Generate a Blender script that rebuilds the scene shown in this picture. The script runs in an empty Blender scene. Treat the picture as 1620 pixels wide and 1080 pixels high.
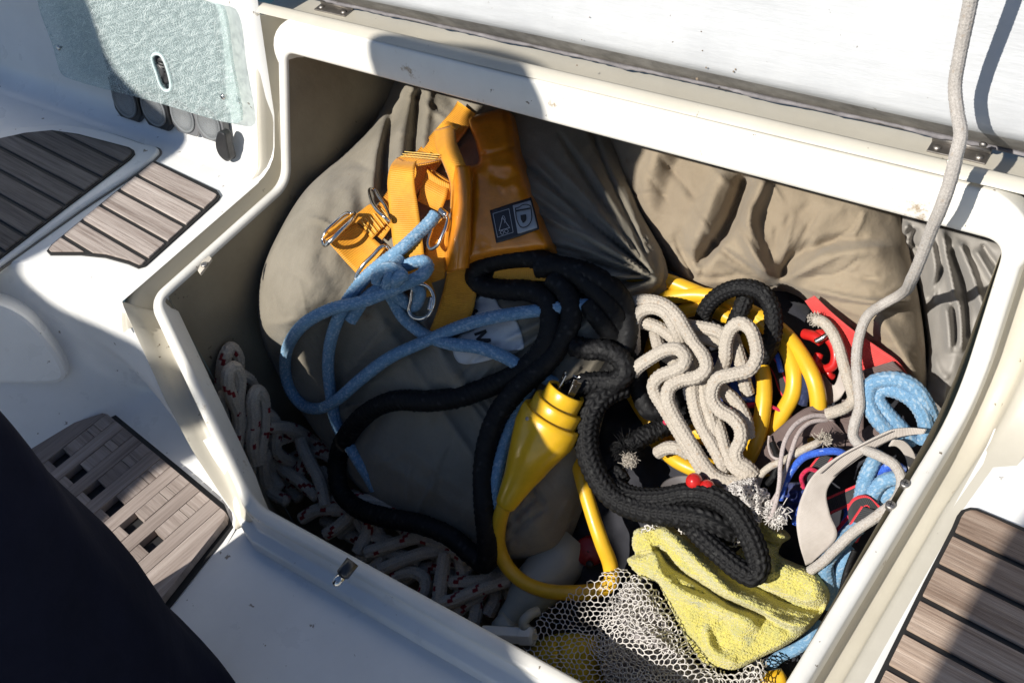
import bpy, math, random
import numpy as np
from mathutils import Vector, Matrix
from mathutils.geometry import delaunay_2d_cdt

# ------------------------------------------------------------------ camera
SC = bpy.context.scene
COL = SC.collection
F = 1674.0                       # focal length in photograph pixels (1620 wide)
_x = np.array([2880., 1108., -1674.]); _x /= np.linalg.norm(_x)
_y = np.array([1823., -2208., 1674.]); _y -= _x * (_x @ _y); _y /= np.linalg.norm(_y)
_z = np.cross(_x, _y)
RW = np.array([_x, _y, _z])      # camera (x right, y down, z forward) -> world
CAM = np.array([0., 0., 0.75])
cd = bpy.data.cameras.new('camera')
cam = bpy.data.objects.new('camera', cd); COL.objects.link(cam)
cd.sensor_width = 36.0; cd.lens = 36.0 * F / 1620.0
cd.clip_start = 0.02; cd.clip_end = 500
m = Matrix.Identity(4)
for i in range(3):
    m[i][0] = RW[i][0]; m[i][1] = -RW[i][1]; m[i][2] = -RW[i][2]; m[i][3] = CAM[i]
cam.matrix_world = m
SC.camera = cam

# ------------------------------------------------------------------ sun and sky
LDIR = np.array([0.20, 0.72, -0.66]); LDIR /= np.linalg.norm(LDIR)
W = bpy.data.worlds.new('World'); SC.world = W; W.use_nodes = True
nt = W.node_tree
sky = nt.nodes.new('ShaderNodeTexSky'); sky.sky_type = 'NISHITA'; sky.sun_disc = False
elev = math.asin(-LDIR[2])
sky.sun_elevation = elev; sky.ozone_density = 3.0; sky.air_density = 1.2; sky.dust_density = .5
sky.sun_rotation = math.atan2(-LDIR[0], -LDIR[1])
bg = nt.nodes['Background']; bg.inputs[1].default_value = 0.056
tn = nt.nodes.new('ShaderNodeMix'); tn.data_type = 'RGBA'; tn.blend_type = 'MULTIPLY'; tn.inputs[0].default_value = 1.0
tn.inputs[7].default_value = (.88, .97, 1.12, 1)      # camera white balance, the whole sky alike
nt.links.new(sky.outputs[0], tn.inputs[6]); nt.links.new(tn.outputs[2], bg.inputs[0])
sd = bpy.data.lights.new('sun', 'SUN'); sd.energy = 5.0; sd.angle = math.radians(0.55); sd.color = (1.0, 0.95, 0.87)
sun = bpy.data.objects.new('sun', sd); COL.objects.link(sun)
sun.rotation_euler = Vector(LDIR).to_track_quat('-Z', 'Y').to_euler()
sun.location = (-3, -3, 4)
vs = SC.view_settings
vs.view_transform = 'Standard'; vs.look = 'None'; vs.exposure = 0.25; vs.gamma = 1.0; vs.use_curve_mapping = False
try:
    SC.cycles.max_bounces = 8; SC.cycles.transparent_max_bounces = 12
    SC.cycles.use_denoising = True
except Exception:
    pass

# ------------------------------------------------------------------ geometry of the view
def ray(px, py):
    c = np.stack([(np.asarray(px, float) - 810) / F, (np.asarray(py, float) - 540) / F, np.ones_like(np.asarray(px, float))], -1)
    return c @ RW.T
def at_z(px, py, z):
    d = ray(px, py); return CAM + d * ((z - CAM[2]) / d[..., 2])[..., None]
def at_y(px, py, y):
    d = ray(px, py); return CAM + d * ((y - CAM[1]) / d[..., 1])[..., None]
SL = 0.65
NB = np.array([0, -SL, 1.0]) / math.hypot(1, SL)      # normal of the sloping heap in the locker
P0 = np.array([0, .42, -.33])
def pn(px, py, n=0.0):
    d = ray(px, py); n = np.asarray(n, float)
    t = ((P0 - CAM) @ NB + n) / (d @ NB)
    return CAM + d * t[..., None]
def smooth1(a, k):
    a = np.asarray(a, float)
    if k < 1: return a
    ker = np.exp(-np.linspace(-2, 2, 2 * k + 1) ** 2); ker /= ker.sum()
    if a.ndim == 1:
        return np.convolve(np.pad(a, k, 'edge'), ker, 'valid')
    return np.stack([smooth1(a[:, i], k) for i in range(a.shape[1])], 1)
def catmull(P, per=12, closed=False):
    P = np.asarray(P, float)
    if closed: Q = np.vstack([P[-1], P, P[0], P[1]])
    else: Q = np.vstack([2 * P[0] - P[1], P, 2 * P[-1] - P[-2]])
    out = []
    for i in range(1, len(Q) - 2):
        p0, p1, p2, p3 = Q[i - 1:i + 3]
        a = .5
        t0 = 0; t1 = t0 + max(np.linalg.norm(p1 - p0), 1e-9) ** a; t2 = t1 + max(np.linalg.norm(p2 - p1), 1e-9) ** a; t3 = t2 + max(np.linalg.norm(p3 - p2), 1e-9) ** a
        t = np.linspace(t1, t2, per, endpoint=False)[:, None]
        A1 = (t1 - t) / (t1 - t0) * p0 + (t - t0) / (t1 - t0) * p1
        A2 = (t2 - t) / (t2 - t1) * p1 + (t - t1) / (t2 - t1) * p2
        A3 = (t3 - t) / (t3 - t2) * p2 + (t - t2) / (t3 - t2) * p3
        B1 = (t2 - t) / (t2 - t0) * A1 + (t - t0) / (t2 - t0) * A2
        B2 = (t3 - t) / (t3 - t1) * A2 + (t - t1) / (t3 - t1) * A3
        out.append((t2 - t) / (t2 - t1) * B1 + (t - t1) / (t2 - t1) * B2)
    R = np.vstack(out)
    if not closed: R = np.vstack([R, P[-1]])
    return R
def resample(P, ds=None, n=None):
    P = np.asarray(P, float)
    s = np.concatenate([[0], np.cumsum(np.linalg.norm(np.diff(P[:, :3], axis=0), axis=1))])
    if n is None: n = max(2, int(s[-1] / ds) + 1)
    t = np.linspace(0, s[-1], n)
    return np.stack([np.interp(t, s, P[:, i]) for i in range(P.shape[1])], 1)
def vnoise(P, scale, seed=0):
    """cheap smooth value noise on 2D points, about -1..1"""
    P = np.asarray(P, float) / scale
    i = np.floor(P).astype(int); f = P - i; f = f * f * (3 - 2 * f)
    def h(a, b):
        v = np.sin(a * 127.1 + b * 311.7 + seed * 74.7) * 43758.5453
        return (v - np.floor(v)) * 2 - 1
    a = h(i[:, 0], i[:, 1]); b = h(i[:, 0] + 1, i[:, 1]); c = h(i[:, 0], i[:, 1] + 1); d = h(i[:, 0] + 1, i[:, 1] + 1)
    return (a * (1 - f[:, 0]) + b * f[:, 0]) * (1 - f[:, 1]) + (c * (1 - f[:, 0]) + d * f[:, 0]) * f[:, 1]
def seg_dist(P, L, signed=False):
    """distance of points P to polyline L (and signed side, and run along it 0..1)"""
    best = np.full(len(P), 1e9); side = np.zeros(len(P)); run = np.zeros(len(P))
    tot = np.concatenate([[0], np.cumsum(np.linalg.norm(np.diff(L, axis=0), axis=1))])
    for k in range(len(L) - 1):
        a, b = L[k], L[k + 1]; ab = b - a; l2 = ab @ ab + 1e-12
        t = np.clip(((P - a) @ ab) / l2, 0, 1)
        q = a + t[:, None] * ab; d = np.hypot(*(P - q).T)
        mk = d < best
        best[mk] = d[mk]; run[mk] = ((tot[k] + t * math.sqrt(l2)) / tot[-1])[mk]
        side[mk] = np.sign(ab[0] * (P[:, 1] - a[1]) - ab[1] * (P[:, 0] - a[0]))[mk]
    return best, side, run
def inside(P, poly):
    c = np.zeros(len(P), bool); n = len(poly); j = n - 1
    for i in range(n):
        xi, yi = poly[i]; xj, yj = poly[j]
        m_ = ((yi > P[:, 1]) != (yj > P[:, 1])) & (P[:, 0] < (xj - xi) * (P[:, 1] - yi) / ((yj - yi) + 1e-12) + xi)
        c ^= m_; j = i
    return c

# ------------------------------------------------------------------ objects
def thing(name, label, cat, loc, group=None, kind=None):
    o = bpy.data.objects.new(name, None); COL.objects.link(o); o.location = [float(v) for v in loc]
    o.empty_display_size = .02
    o['label'] = label; o['category'] = cat
    if group: o['group'] = group
    if kind: o['kind'] = kind
    return o
def tag(o, label, cat, group=None):
    o['label'] = label; o['category'] = cat
    if group: o['group'] = group
    return o
def world_of(o):
    v = np.zeros(3)
    while o is not None: v = v + np.array(o.location); o = o.parent
    return v
def mesh(name, V, Fc, mat, parent=None, uv=None, tint=None, smooth=True, bevel=0):
    V = np.asarray(V, float)
    me = bpy.data.meshes.new(name)
    org = (V.min(0) + V.max(0)) / 2
    if parent is None: org[2] = V[:, 2].min()
    faces = Fc.tolist() if isinstance(Fc, np.ndarray) else Fc
    me.from_pydata((V - org).tolist(), [], faces)
    if uv is not None:
        l = me.uv_layers.new(name='UVMap')
        vi = np.empty(len(me.loops), int); me.loops.foreach_get('vertex_index', vi)
        l.data.foreach_set('uv', np.asarray(uv, float)[vi].ravel())
    if tint is not None:
        a = me.attributes.new('tint', 'FLOAT', 'POINT'); a.data.foreach_set('value', np.asarray(tint, float))
    if smooth: me.polygons.foreach_set('use_smooth', [True] * len(me.polygons))
    me.materials.append(mat); me.update()
    o = bpy.data.objects.new(name, me); COL.objects.link(o)
    pw = world_of(parent) if parent is not None else 0
    o.location = [float(v) for v in (org - pw)]
    o.parent = parent
    if bevel:
        b = o.modifiers.new('bevel', 'BEVEL'); b.width = bevel; b.segments = 2; b.limit_method = 'ANGLE'; b.angle_limit = .6
    return o
def grid_faces(nu, nv, closed_v=False):
    i = np.arange(nu - 1)[:, None]; j = np.arange(nv if closed_v else nv - 1)[None, :]
    jn = (j + 1) % nv
    return np.stack(np.broadcast_arrays(i * nv + j, (i + 1) * nv + j, (i + 1) * nv + jn, i * nv + jn), -1).reshape(-1, 4)
def frames(P):
    T = np.gradient(P, axis=0); T /= np.linalg.norm(T, axis=1)[:, None] + 1e-12
    N = np.zeros_like(P); n = np.cross(T[0], [.3, .2, .9]); n /= np.linalg.norm(n); N[0] = n
    for i in range(1, len(P)):
        n = N[i - 1] - T[i] * (N[i - 1] @ T[i]); N[i] = n / (np.linalg.norm(n) + 1e-12)
    return T, N, np.cross(T, N)
def braid(u, v, ncol, k=.9, chev=True):
    """height 0..1 of a braided sheath; u in turns, v in picks"""
    a = u * ncol; col = np.floor(a); f = a - col
    if chev:
        s = np.where(col % 2 == 0, 1., -1.)
        ph = v + s * (f - .5) * k
        h = np.abs(np.sin(np.pi * ph)) ** .7 * np.clip(np.sin(np.pi * f), 0, 1) ** .45
    else:
        p = a + v; q = a - v
        h = np.abs(np.sin(np.pi * p)) ** .6 * np.abs(np.sin(np.pi * q)) ** .6
    return h
def tube_arrays(P, R, nv=16, ds=.004, br=None, tintf=None, flat=None, cap=True, seed=0, fuzz=0.0, taper=None):
    """P world control line (dense); br=(columns, pitch, amp, slant)"""
    P = resample(P, ds)
    n = len(P); T, N, B = frames(P)
    s = np.arange(n) * ds
    th = np.arange(nv) * 2 * math.pi / nv
    U = (th / (2 * math.pi))[None, :] + np.zeros((n, 1)); S = s[:, None] + np.zeros((1, nv))
    rr = np.full((n, nv), R)
    if br:
        ncol, pitch, amp, k = br
        rr = rr * (1 + amp * (braid(U, S / pitch, ncol, k) - .6))
    if fuzz:
        rg = np.random.RandomState(seed); rr = rr * (1 + fuzz * rg.randn(n, nv))
    rr = rr * (1 + .03 * np.sin(s * 37 + seed)[:, None])
    if taper is not None: rr = rr * taper(np.linspace(0, 1, n))[:, None]
    V = P[:, None, :] + rr[..., None] * (np.cos(th)[None, :, None] * N[:, None, :] + np.sin(th)[None, :, None] * B[:, None, :])
    V = V.reshape(-1, 3); Fq = grid_faces(n, nv, True)
    uv = np.stack([U, S], -1).reshape(-1, 2)
    ti = tintf(U, S).reshape(-1) if tintf else None
    faces = Fq.tolist()
    if cap:
        V = np.vstack([V, P[0] - T[0] * R * .35, P[-1] + T[-1] * R * .35]); c0, c1 = len(V) - 2, len(V) - 1
        faces += [[c0, j, (j + 1) % nv] for j in range(nv)]
        o = (n - 1) * nv
        faces += [[c1, o + (j + 1) % nv, o + j] for j in range(nv)]
        uv = np.vstack([uv, [[.5, 0], [.5, s[-1]]]])
        if ti is not None: ti = np.concatenate([ti, [0, 0]])
    return V, faces, uv, ti
def tube(name, P, R, mat, parent=None, **kw):
    V, f, uv, ti = tube_arrays(P, R, **kw)
    return mesh(name, V, f, mat, parent, uv=uv, tint=ti)
def join(parts):
    V = []; Fc = []; UV = []; T = []; o = 0
    for p in parts:
        v, f, u, t = (list(p) + [None, None])[:4]
        V.append(np.asarray(v)); Fc += [[i + o for i in q] for q in (f.tolist() if isinstance(f, np.ndarray) else f)]
        UV.append(np.zeros((len(v), 2)) if u is None else u); T.append(np.zeros(len(v)) if t is None else t); o += len(v)
    return np.vstack(V), Fc, np.vstack(UV), np.concatenate(T)
def box_arrays(c, ax, half):
    """c centre, ax 3 unit axes, half sizes"""
    c = np.asarray(c, float); V = []
    for i in (-1, 1):
        for j in (-1, 1):
            for k in (-1, 1):
                V.append(c + i * half[0] * ax[0] + j * half[1] * ax[1] + k * half[2] * ax[2])
    Fq = [[0, 1, 3, 2], [4, 6, 7, 5], [0, 4, 5, 1], [2, 3, 7, 6], [0, 2, 6, 4], [1, 5, 7, 3]]
    return np.array(V), Fq
def axes_from(n, up=(0, 0, 1)):
    n = np.asarray(n, float); n = n / np.linalg.norm(n); u = np.asarray(up, float)
    if abs(n @ u) > .995 * np.linalg.norm(u): u = np.array([0., 1., 0.])
    u = u - n * (u @ n); u /= np.linalg.norm(u)
    return np.array([np.cross(u, n), u, n])
def lathe(prof, c, axis, nv=28, cap0=True, cap1=True, squash=1.0, up=(0, 0, 1)):
    """prof [(t along axis, radius)]"""
    ax = axes_from(axis, up); V = []
    for t, r in prof:
        for j in range(nv):
            a = 2 * math.pi * j / nv
            V.append(np.asarray(c) + ax[2] * t + r * (math.cos(a) * ax[0] + squash * math.sin(a) * ax[1]))
    f = grid_faces(len(prof), nv, True).tolist()
    if cap0: f.append(list(range(nv)))
    if cap1: f.append([(len(prof) - 1) * nv + j for j in range(nv)][::-1])
    return np.array(V), f
def prism(poly, up, z0, z1):
    """poly world points (N,3) extruded along up from z0 to z1"""
    poly = np.asarray(poly); n = len(poly); up = np.asarray(up, float)
    V = np.vstack([poly + up * z0, poly + up * z1])
    f = [list(range(n))[::-1], list(range(n, 2 * n))] + [[i, (i + 1) % n, n + (i + 1) % n, n + i] for i in range(n)]
    return V, f
def clip(poly, a, c):
    """keep the part of a polygon where p.a >= c"""
    out = []; n = len(poly)
    for i in range(n):
        p, q = poly[i], poly[(i + 1) % n]; dp, dq = p @ a - c, q @ a - c
        if dp >= 0: out.append(p)
        if dp * dq < 0: out.append(p + (q - p) * (dp / (dp - dq)))
    return np.array(out)
def inset(poly, d):
    """shrink a polygon (N,2)"""
    n = len(poly); ar = 0
    for i in range(n): ar += poly[i][0] * poly[(i + 1) % n][1] - poly[(i + 1) % n][0] * poly[i][1]
    sg = 1 if ar > 0 else -1; out = []
    for i in range(n):
        t = poly[(i + 1) % n] - poly[i - 1]; t /= np.linalg.norm(t) + 1e-12
        out.append(poly[i] + sg * d * np.array([-t[1], t[0]]))
    return np.array(out)
# ------------------------------------------------------------------ soft things: relief over the heap
PATCH = []
def shepard(anchors, soft=60.):
    A = np.array(anchors, float)
    def fn(P):
        d2 = ((P[:, None, :] - A[None, :, :2]) ** 2).sum(2) + soft ** 2
        w = 1 / d2 ** 2
        return (w * A[None, :, 2]).sum(1) / w.sum(1)
    return fn
class Patch:
    def __init__(s, outline, n0=0., amp=.05, w=60, ridges=(), noise=(), per=8, tilt=None, power=.5, edge=0.0):
        s.o = catmull(outline, per, True) if per else np.asarray(outline, float)
        s.n0, s.amp, s.w, s.ridges, s.noise, s.tilt, s.power, s.edge = n0, amp, w, [(catmull(r[0], 8) if len(r[0]) > 2 else np.asarray(r[0], float),) + tuple(r[1:]) for r in ridges], noise, tilt, power, edge
    def n(s, P, ridges=True):
        P = np.asarray(P, float).reshape(-1, 2)
        d, _, _ = seg_dist(P, np.vstack([s.o, s.o[:1]]))
        ins = inside(P, s.o)
        t = np.clip(d / s.w, 0, 1); t = np.where(ins, t, 0)
        v = (s.n0(P) if callable(s.n0) else s.n0) + s.amp * np.clip(1 - (1 - t) ** 2, 0, 1) ** s.power
        if s.tilt: v = v + s.tilt[0] + (P[:, 0] - s.tilt[3]) * s.tilt[1] + (P[:, 1] - s.tilt[4]) * s.tilt[2]
        fade = np.clip(d / (s.w * .25 + 1e-6), 0, 1) if s.edge == 0 else np.ones(len(P))
        if ridges:
            for r in s.ridges:
                L, wl, wr, a = r[:4]
                dd, sd, run = seg_dist(P, L)
                w = np.where(sd > 0, wr, wl)
                tp = np.clip(np.minimum(run, 1 - run) / .15, 0, 1) ** .7 if len(r) < 5 else np.clip(np.minimum(run + r[4][0], 1 - run + r[4][1]) / .2, 0, 1) ** .7
                v = v + fade * a * np.exp(-(dd / w) ** 2) * tp
            for sc, a, sdd in s.noise: v = v + fade * a * vnoise(P, sc, sdd)
        return v, ins
def heap(P):
    P = np.asarray(P, float).reshape(-1, 2)
    v = np.full(len(P), -.005)
    for p in PATCH:
        n, ins = p.n(P, False); v = np.where(ins, np.maximum(v, n), v)
    return v
def patch_mesh(name, p, mat, parent=None, step=5, thick=None, back=.35, uvs=1.0, disp=None):
    o = p.o; o = resample(np.vstack([o, o[:1]]), step)[:-1]
    lo = o.min(0); hi = o.max(0)
    gx, gy = np.meshgrid(np.arange(lo[0], hi[0], step), np.arange(lo[1], hi[1], step * .87))
    gx[1::2] += step / 2
    G = np.stack([gx.ravel(), gy.ravel()], 1)
    G = G[inside(G, o)]
    d, _, _ = seg_dist(G, np.vstack([o, o[:1]])); G = G[d > step * .55]
    pts = np.vstack([o, G]); nb = len(o)
    V2, E2, F2, *_ = delaunay_2d_cdt([Vector(q) for q in pts], [(i, (i + 1) % nb) for i in range(nb)], [], 1, 1e-5)
    Q = np.array([[v.x, v.y] for v in V2]); Fc = np.array([list(f) for f in F2])
    n, _ = p.n(Q)
    top = pn(Q[:, 0], Q[:, 1], n)
    if disp is not None: top = top + NB * disp(Q, n)[:, None]
    if thick is not None: nbk = n - thick
    else:
        b0 = p.n0(Q) if callable(p.n0) else p.n0
        nbk = b0 - back * (n - b0) - .002
    bot = top + NB * (nbk - n)[:, None]
    # orient up
    a, b, c = top[Fc[0][0]], top[Fc[0][1]], top[Fc[0][2]]
    if np.cross(b - a, c - a) @ NB < 0: Fc = Fc[:, ::-1]
    N = len(Q)
    cnt = {}
    for f in Fc:
        for i in range(3): cnt[(f[i], f[(i + 1) % 3])] = 1
    side = [[b_, a_, a_ + N, b_ + N] for (a_, b_) in cnt if (b_, a_) not in cnt]
    faces = Fc.tolist() + (Fc[:, ::-1] + N).tolist() + side
    uv = Q / 1674 * 1.2
    return mesh(name, np.vstack([top, bot]), faces, mat, parent, uv=np.vstack([uv, uv]) * uvs)
def path(pts, per=12, k=3, on=True, ds=4, clear=None):
    """pts (px,py,n): a line over the heap; n is height above the heap (on) or above the base slope"""
    Q = catmull(pts, per); Q = resample_px(Q, ds)
    n = Q[:, 2].copy()
    if on: n = n + smooth1(heap(Q[:, :2]), 6)
    if clear is not None: n = np.maximum(n, smooth1(heap(Q[:, :2]), 6) + clear)
    n = smooth1(n, k)
    return pn(Q[:, 0], Q[:, 1], n)
def resample_px(Q, ds):
    s = np.concatenate([[0], np.cumsum(np.hypot(*np.diff(Q[:, :2], axis=0).T))])
    t = np.linspace(0, s[-1], max(4, int(s[-1] / ds) + 1))
    return np.stack([np.interp(t, s, Q[:, i]) for i in range(Q.shape[1])], 1)
def ribbon(name, L, R, mat, parent=None, on=True, th=.0016, nu=10, ds=4, bow=0.0, wave=None):
    """webbing between two edge lines of (px,py,n)"""
    L = catmull(L, 10); R = catmull(R, 10)
    m_ = max(6, int(max(np.hypot(*np.diff(L[:, :2], axis=0).T).sum(), np.hypot(*np.diff(R[:, :2], axis=0).T).sum()) / ds))
    def rs(Q):
        s = np.concatenate([[0], np.cumsum(np.hypot(*np.diff(Q[:, :2], axis=0).T))]); t = np.linspace(0, s[-1], m_)
        return np.stack([np.interp(t, s, Q[:, i]) for i in range(3)], 1)
    L = rs(L); R = rs(R)
    u = np.linspace(0, 1, nu)
    Q = L[:, None, :] * (1 - u)[None, :, None] + R[:, None, :] * u[None, :, None]
    if on:
        h = heap(Q[..., :2].reshape(-1, 2)).reshape(m_, nu); h = smooth1(h, 5); h = smooth1(h.T, 2).T
        Q[..., 2] += h
    Q[..., 2] += bow * 4 * (u * (1 - u))[None, :]
    Vt = pn(Q[..., 0], Q[..., 1], Q[..., 2])
    dv = np.gradient(Vt, axis=0); du = np.gradient(Vt, axis=1); Nn = np.cross(du, dv); Nn /= np.linalg.norm(Nn, axis=2)[..., None] + 1e-12
    sg = np.sign((Nn @ NB).mean()) or 1
    Vb = Vt - Nn * th * sg
    c = Vt[:, nu // 2]; s = np.concatenate([[0], np.cumsum(np.linalg.norm(np.diff(c, axis=0), axis=1))])
    uv = np.stack([np.broadcast_to(u, (m_, nu)), np.broadcast_to(s[:, None], (m_, nu))], -1).reshape(-1, 2)
    f = grid_faces(m_, nu); N = m_ * nu
    idx = np.arange(N).reshape(m_, nu)
    rim = np.concatenate([idx[:, 0], idx[-1, 1:], idx[-2::-1, -1], idx[0, -2:0:-1]])
    side = [[int(a), int(b), int(b) + N, int(a) + N] for a, b in zip(rim, np.roll(rim, -1))]
    if sg < 0: f = f[:, ::-1]
    faces = f.tolist() + (f[:, ::-1] + N).tolist() + side
    return mesh(name, np.vstack([Vt.reshape(-1, 3), Vb.reshape(-1, 3)]), faces, mat, parent, uv=np.vstack([uv, uv]))
# ------------------------------------------------------------------ materials
def nmat(name):
    m_ = bpy.data.materials.new(name); m_.use_nodes = True
    t = m_.node_tree; return m_, t, t.nodes['Principled BSDF']
def nd(t, kind, **kw):
    n = t.nodes.new(kind)
    for k, v in kw.items():
        if hasattr(n, k): setattr(n, k, v)
        else: n.inputs[k].default_value = v
    return n
def ramp(t, fac, stops):
    r = nd(t, 'ShaderNodeValToRGB'); e = r.color_ramp.elements
    while len(e) < len(stops): e.new(.5)
    for i, (p, c) in enumerate(stops): e[i].position = p; e[i].color = (*c, 1) if len(c) == 3 else c
    t.links.new(fac, r.inputs[0]); return r.outputs[0]
def noise(t, scale, detail=4, rough=.55, coord='Object', sc=(1, 1, 1)):
    tc = nd(t, 'ShaderNodeTexCoord'); mp = nd(t, 'ShaderNodeMapping'); mp.inputs['Scale'].default_value = sc
    t.links.new(tc.outputs[coord], mp.inputs[0])
    n = nd(t, 'ShaderNodeTexNoise', Scale=scale, Detail=detail, Roughness=rough)
    t.links.new(mp.outputs[0], n.inputs['Vector']); return n.outputs[0]
def mixc(t, fac, a, b, mode='MIX'):
    n = nd(t, 'ShaderNodeMix', data_type='RGBA', blend_type=mode)
    for s, v in ((0, fac), (6, a), (7, b)):
        if isinstance(v, bpy.types.NodeSocket): t.links.new(v, n.inputs[s])
        elif s == 0: n.inputs[0].default_value = v
        else: n.inputs[s].default_value = (*v, 1)
    return n.outputs[2]
def bump(t, b, h, strength=.3, dist=.002):
    n = nd(t, 'ShaderNodeBump', Strength=strength, Distance=dist)
    t.links.new(h, n.inputs['Height']); 
    if b.inputs['Normal'].links: t.links.new(b.inputs['Normal'].links[0].from_socket, n.inputs['Normal'])
    t.links.new(n.outputs[0], b.inputs['Normal'])
def cloth_mat(name, c1, c2, scale=9, rough=.9, weave=900, ws=.25, stain=None, sheen=.15, wave_coord='UV', crease=0):
    m_, t, b = nmat(name)
    col = ramp(t, noise(t, scale, 6, .6), [(.3, c1), (.7, c2)])
    if stain:
        f = ramp(t, noise(t, stain[1], 5, .65), [(stain[2], (0, 0, 0)), (stain[2] + .1, (1, 1, 1))])
        col = mixc(t, f, col, stain[0])
    t.links.new(col, b.inputs['Base Color']); b.inputs['Roughness'].default_value = rough
    b.inputs['Sheen Weight'].default_value = sheen
    tc = nd(t, 'ShaderNodeTexCoord')
    w1 = nd(t, 'ShaderNodeTexWave', Scale=weave, bands_direction='X'); w2 = nd(t, 'ShaderNodeTexWave', Scale=weave, bands_direction='Y')
    for w in (w1, w2): t.links.new(tc.outputs[wave_coord], w.inputs[0])
    mx = nd(t, 'ShaderNodeMath', operation='MAXIMUM'); t.links.new(w1.outputs[1], mx.inputs[0]); t.links.new(w2.outputs[1], mx.inputs[1])
    bump(t, b, mx.outputs[0], ws, .0006)
    bump(t, b, noise(t, 60, 4, .6), .3, .003)
    if crease: bump(t, b, noise(t, crease, 4, .62, 'Object', (1, .45, 1)), .55, .007)
    return m_
def gel_mat(name, c1, c2, rough=.32, dirt=None, bstr=.06, bscale=30, coat=.2):
    m_, t, b = nmat(name)
    col = ramp(t, noise(t, 7, 6, .65), [(.35, c1), (.65, c2)])
    if dirt:
        f = ramp(t, noise(t, dirt[1], 8, .75), [(dirt[2], (0, 0, 0)), (dirt[2] + .06, (1, 1, 1))])
        col = mixc(t, f, col, dirt[0])
        f2 = ramp(t, noise(t, dirt[1] * 7, 3, .6), [(.70, (0, 0, 0)), (.735, (1, 1, 1))])
        col = mixc(t, f2, col, tuple(v * .5 for v in dirt[0]))
    t.links.new(col, b.inputs['Base Color'])
    r = ramp(t, noise(t, 25, 5, .6), [(.3, (rough * .8,) * 3), (.7, (rough * 1.35,) * 3)]); t.links.new(r, b.inputs['Roughness'])
    b.inputs['Coat Weight'].default_value = coat
    bump(t, b, noise(t, bscale, 5, .6), bstr, .003)
    return m_
def plain(name, c, rough=.5, metal=0, coat=0, var=.12, bstr=.1, bscale=200, spec=.5):
    m_, t, b = nmat(name)
    n = noise(t, 45, 5, .6)
    col = ramp(t, n, [(.3, tuple(v * (1 - var) for v in c)), (.7, tuple(min(1, v * (1 + var)) for v in c))])
    t.links.new(col, b.inputs['Base Color']); b.inputs['Roughness'].default_value = rough
    b.inputs['Metallic'].default_value = metal; b.inputs['Coat Weight'].default_value = coat
    b.inputs['Specular IOR Level'].default_value = spec
    if bstr: bump(t, b, noise(t, bscale, 4, .6), bstr, .001)
    return m_
def rope_mat(name, c1, c2, tint=(.3, .02, .02), rough=.85, fine=(350, 60), sheen=.1, fib=.5, spec=.25):
    m_, t, b = nmat(name)
    col = ramp(t, noise(t, 90, 5, .7), [(.3, c1), (.7, c2)])
    spk = ramp(t, noise(t, 900, 2, .5), [(.35, tuple(v * .72 for v in c1)), (.65, tuple(min(1, v * 1.2) for v in c2))])
    col = mixc(t, .45, col, spk)
    a = nd(t, 'ShaderNodeAttribute', attribute_name='tint')
    col = mixc(t, a.outputs['Fac'], col, tint)
    t.links.new(col, b.inputs['Base Color']); b.inputs['Roughness'].default_value = rough
    b.inputs['Sheen Weight'].default_value = sheen
    b.inputs['Specular IOR Level'].default_value = spec
    bump(t, b, noise(t, fine[0] * 5, 2, .6), fib, .0007)
    return m_
def web_mat(name, c1, c2, rib=260, rough=.7, edge=None, tr=0.0, stripes=None):
    """webbing; UV u across 0..1, v along in metres"""
    m_, t, b = nmat(name)
    col = ramp(t, noise(t, 40, 6, .65), [(.3, c1), (.72, c2)])
    tc = nd(t, 'ShaderNodeTexCoord'); sp = nd(t, 'ShaderNodeSeparateXYZ'); t.links.new(tc.outputs['UV'], sp.inputs[0])
    if stripes:
        s = nd(t, 'ShaderNodeMath', operation='SUBTRACT'); t.links.new(sp.outputs[0], s.inputs[0]); s.inputs[1].default_value = .5
        ab = nd(t, 'ShaderNodeMath', operation='ABSOLUTE'); t.links.new(s.outputs[0], ab.inputs[0])
        f = ramp(t, ab.outputs[0], [(stripes[1] - .01, (0, 0, 0)), (stripes[1], (1, 1, 1))])
        col = mixc(t, f, col, stripes[0])
    t.links.new(col, b.inputs['Base Color']); b.inputs['Roughness'].default_value = rough; b.inputs['Sheen Weight'].default_value = .15
    mv = nd(t, 'ShaderNodeMath', operation='MULTIPLY'); t.links.new(sp.outputs[1], mv.inputs[0]); mv.inputs[1].default_value = rib * 2 * math.pi * 2.2
    sn = nd(t, 'ShaderNodeMath', operation='SINE'); t.links.new(mv.outputs[0], sn.inputs[0])
    bump(t, b, sn.outputs[0], .35, .0007)
    bump(t, b, noise(t, 70, 4, .6), .2, .002)
    return m_
GEL = gel_mat('white gelcoat', (.74, .735, .71), (.82, .815, .79), .3, ((.5, .42, .33), 9, .72))
GELIN = gel_mat('cream moulding', (.50, .465, .385), (.57, .535, .45), .45, ((.30, .24, .16), 12, .66), .12, 30, .05)
LIDM = gel_mat('brushed white topcoat', (.44, .45, .46), (.53, .54, .545), .5, ((.42, .38, .32), 14, .72), 0)
_t = LIDM.node_tree; _b = _t.nodes['Principled BSDF']
bump(_t, _b, noise(_t, 26, 6, .6, 'Object', (.16, 1, 1)), .45, .006); bump(_t, _b, noise(_t, 9, 3, .5), .35, .008)
LINER = gel_mat('locker lining', (.23, .20, .145), (.31, .275, .20), .6, ((.12, .085, .045), 6, .6), .4, 60, 0)
CAULK = plain('black caulking', (.014, .013, .012), .6)
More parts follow.
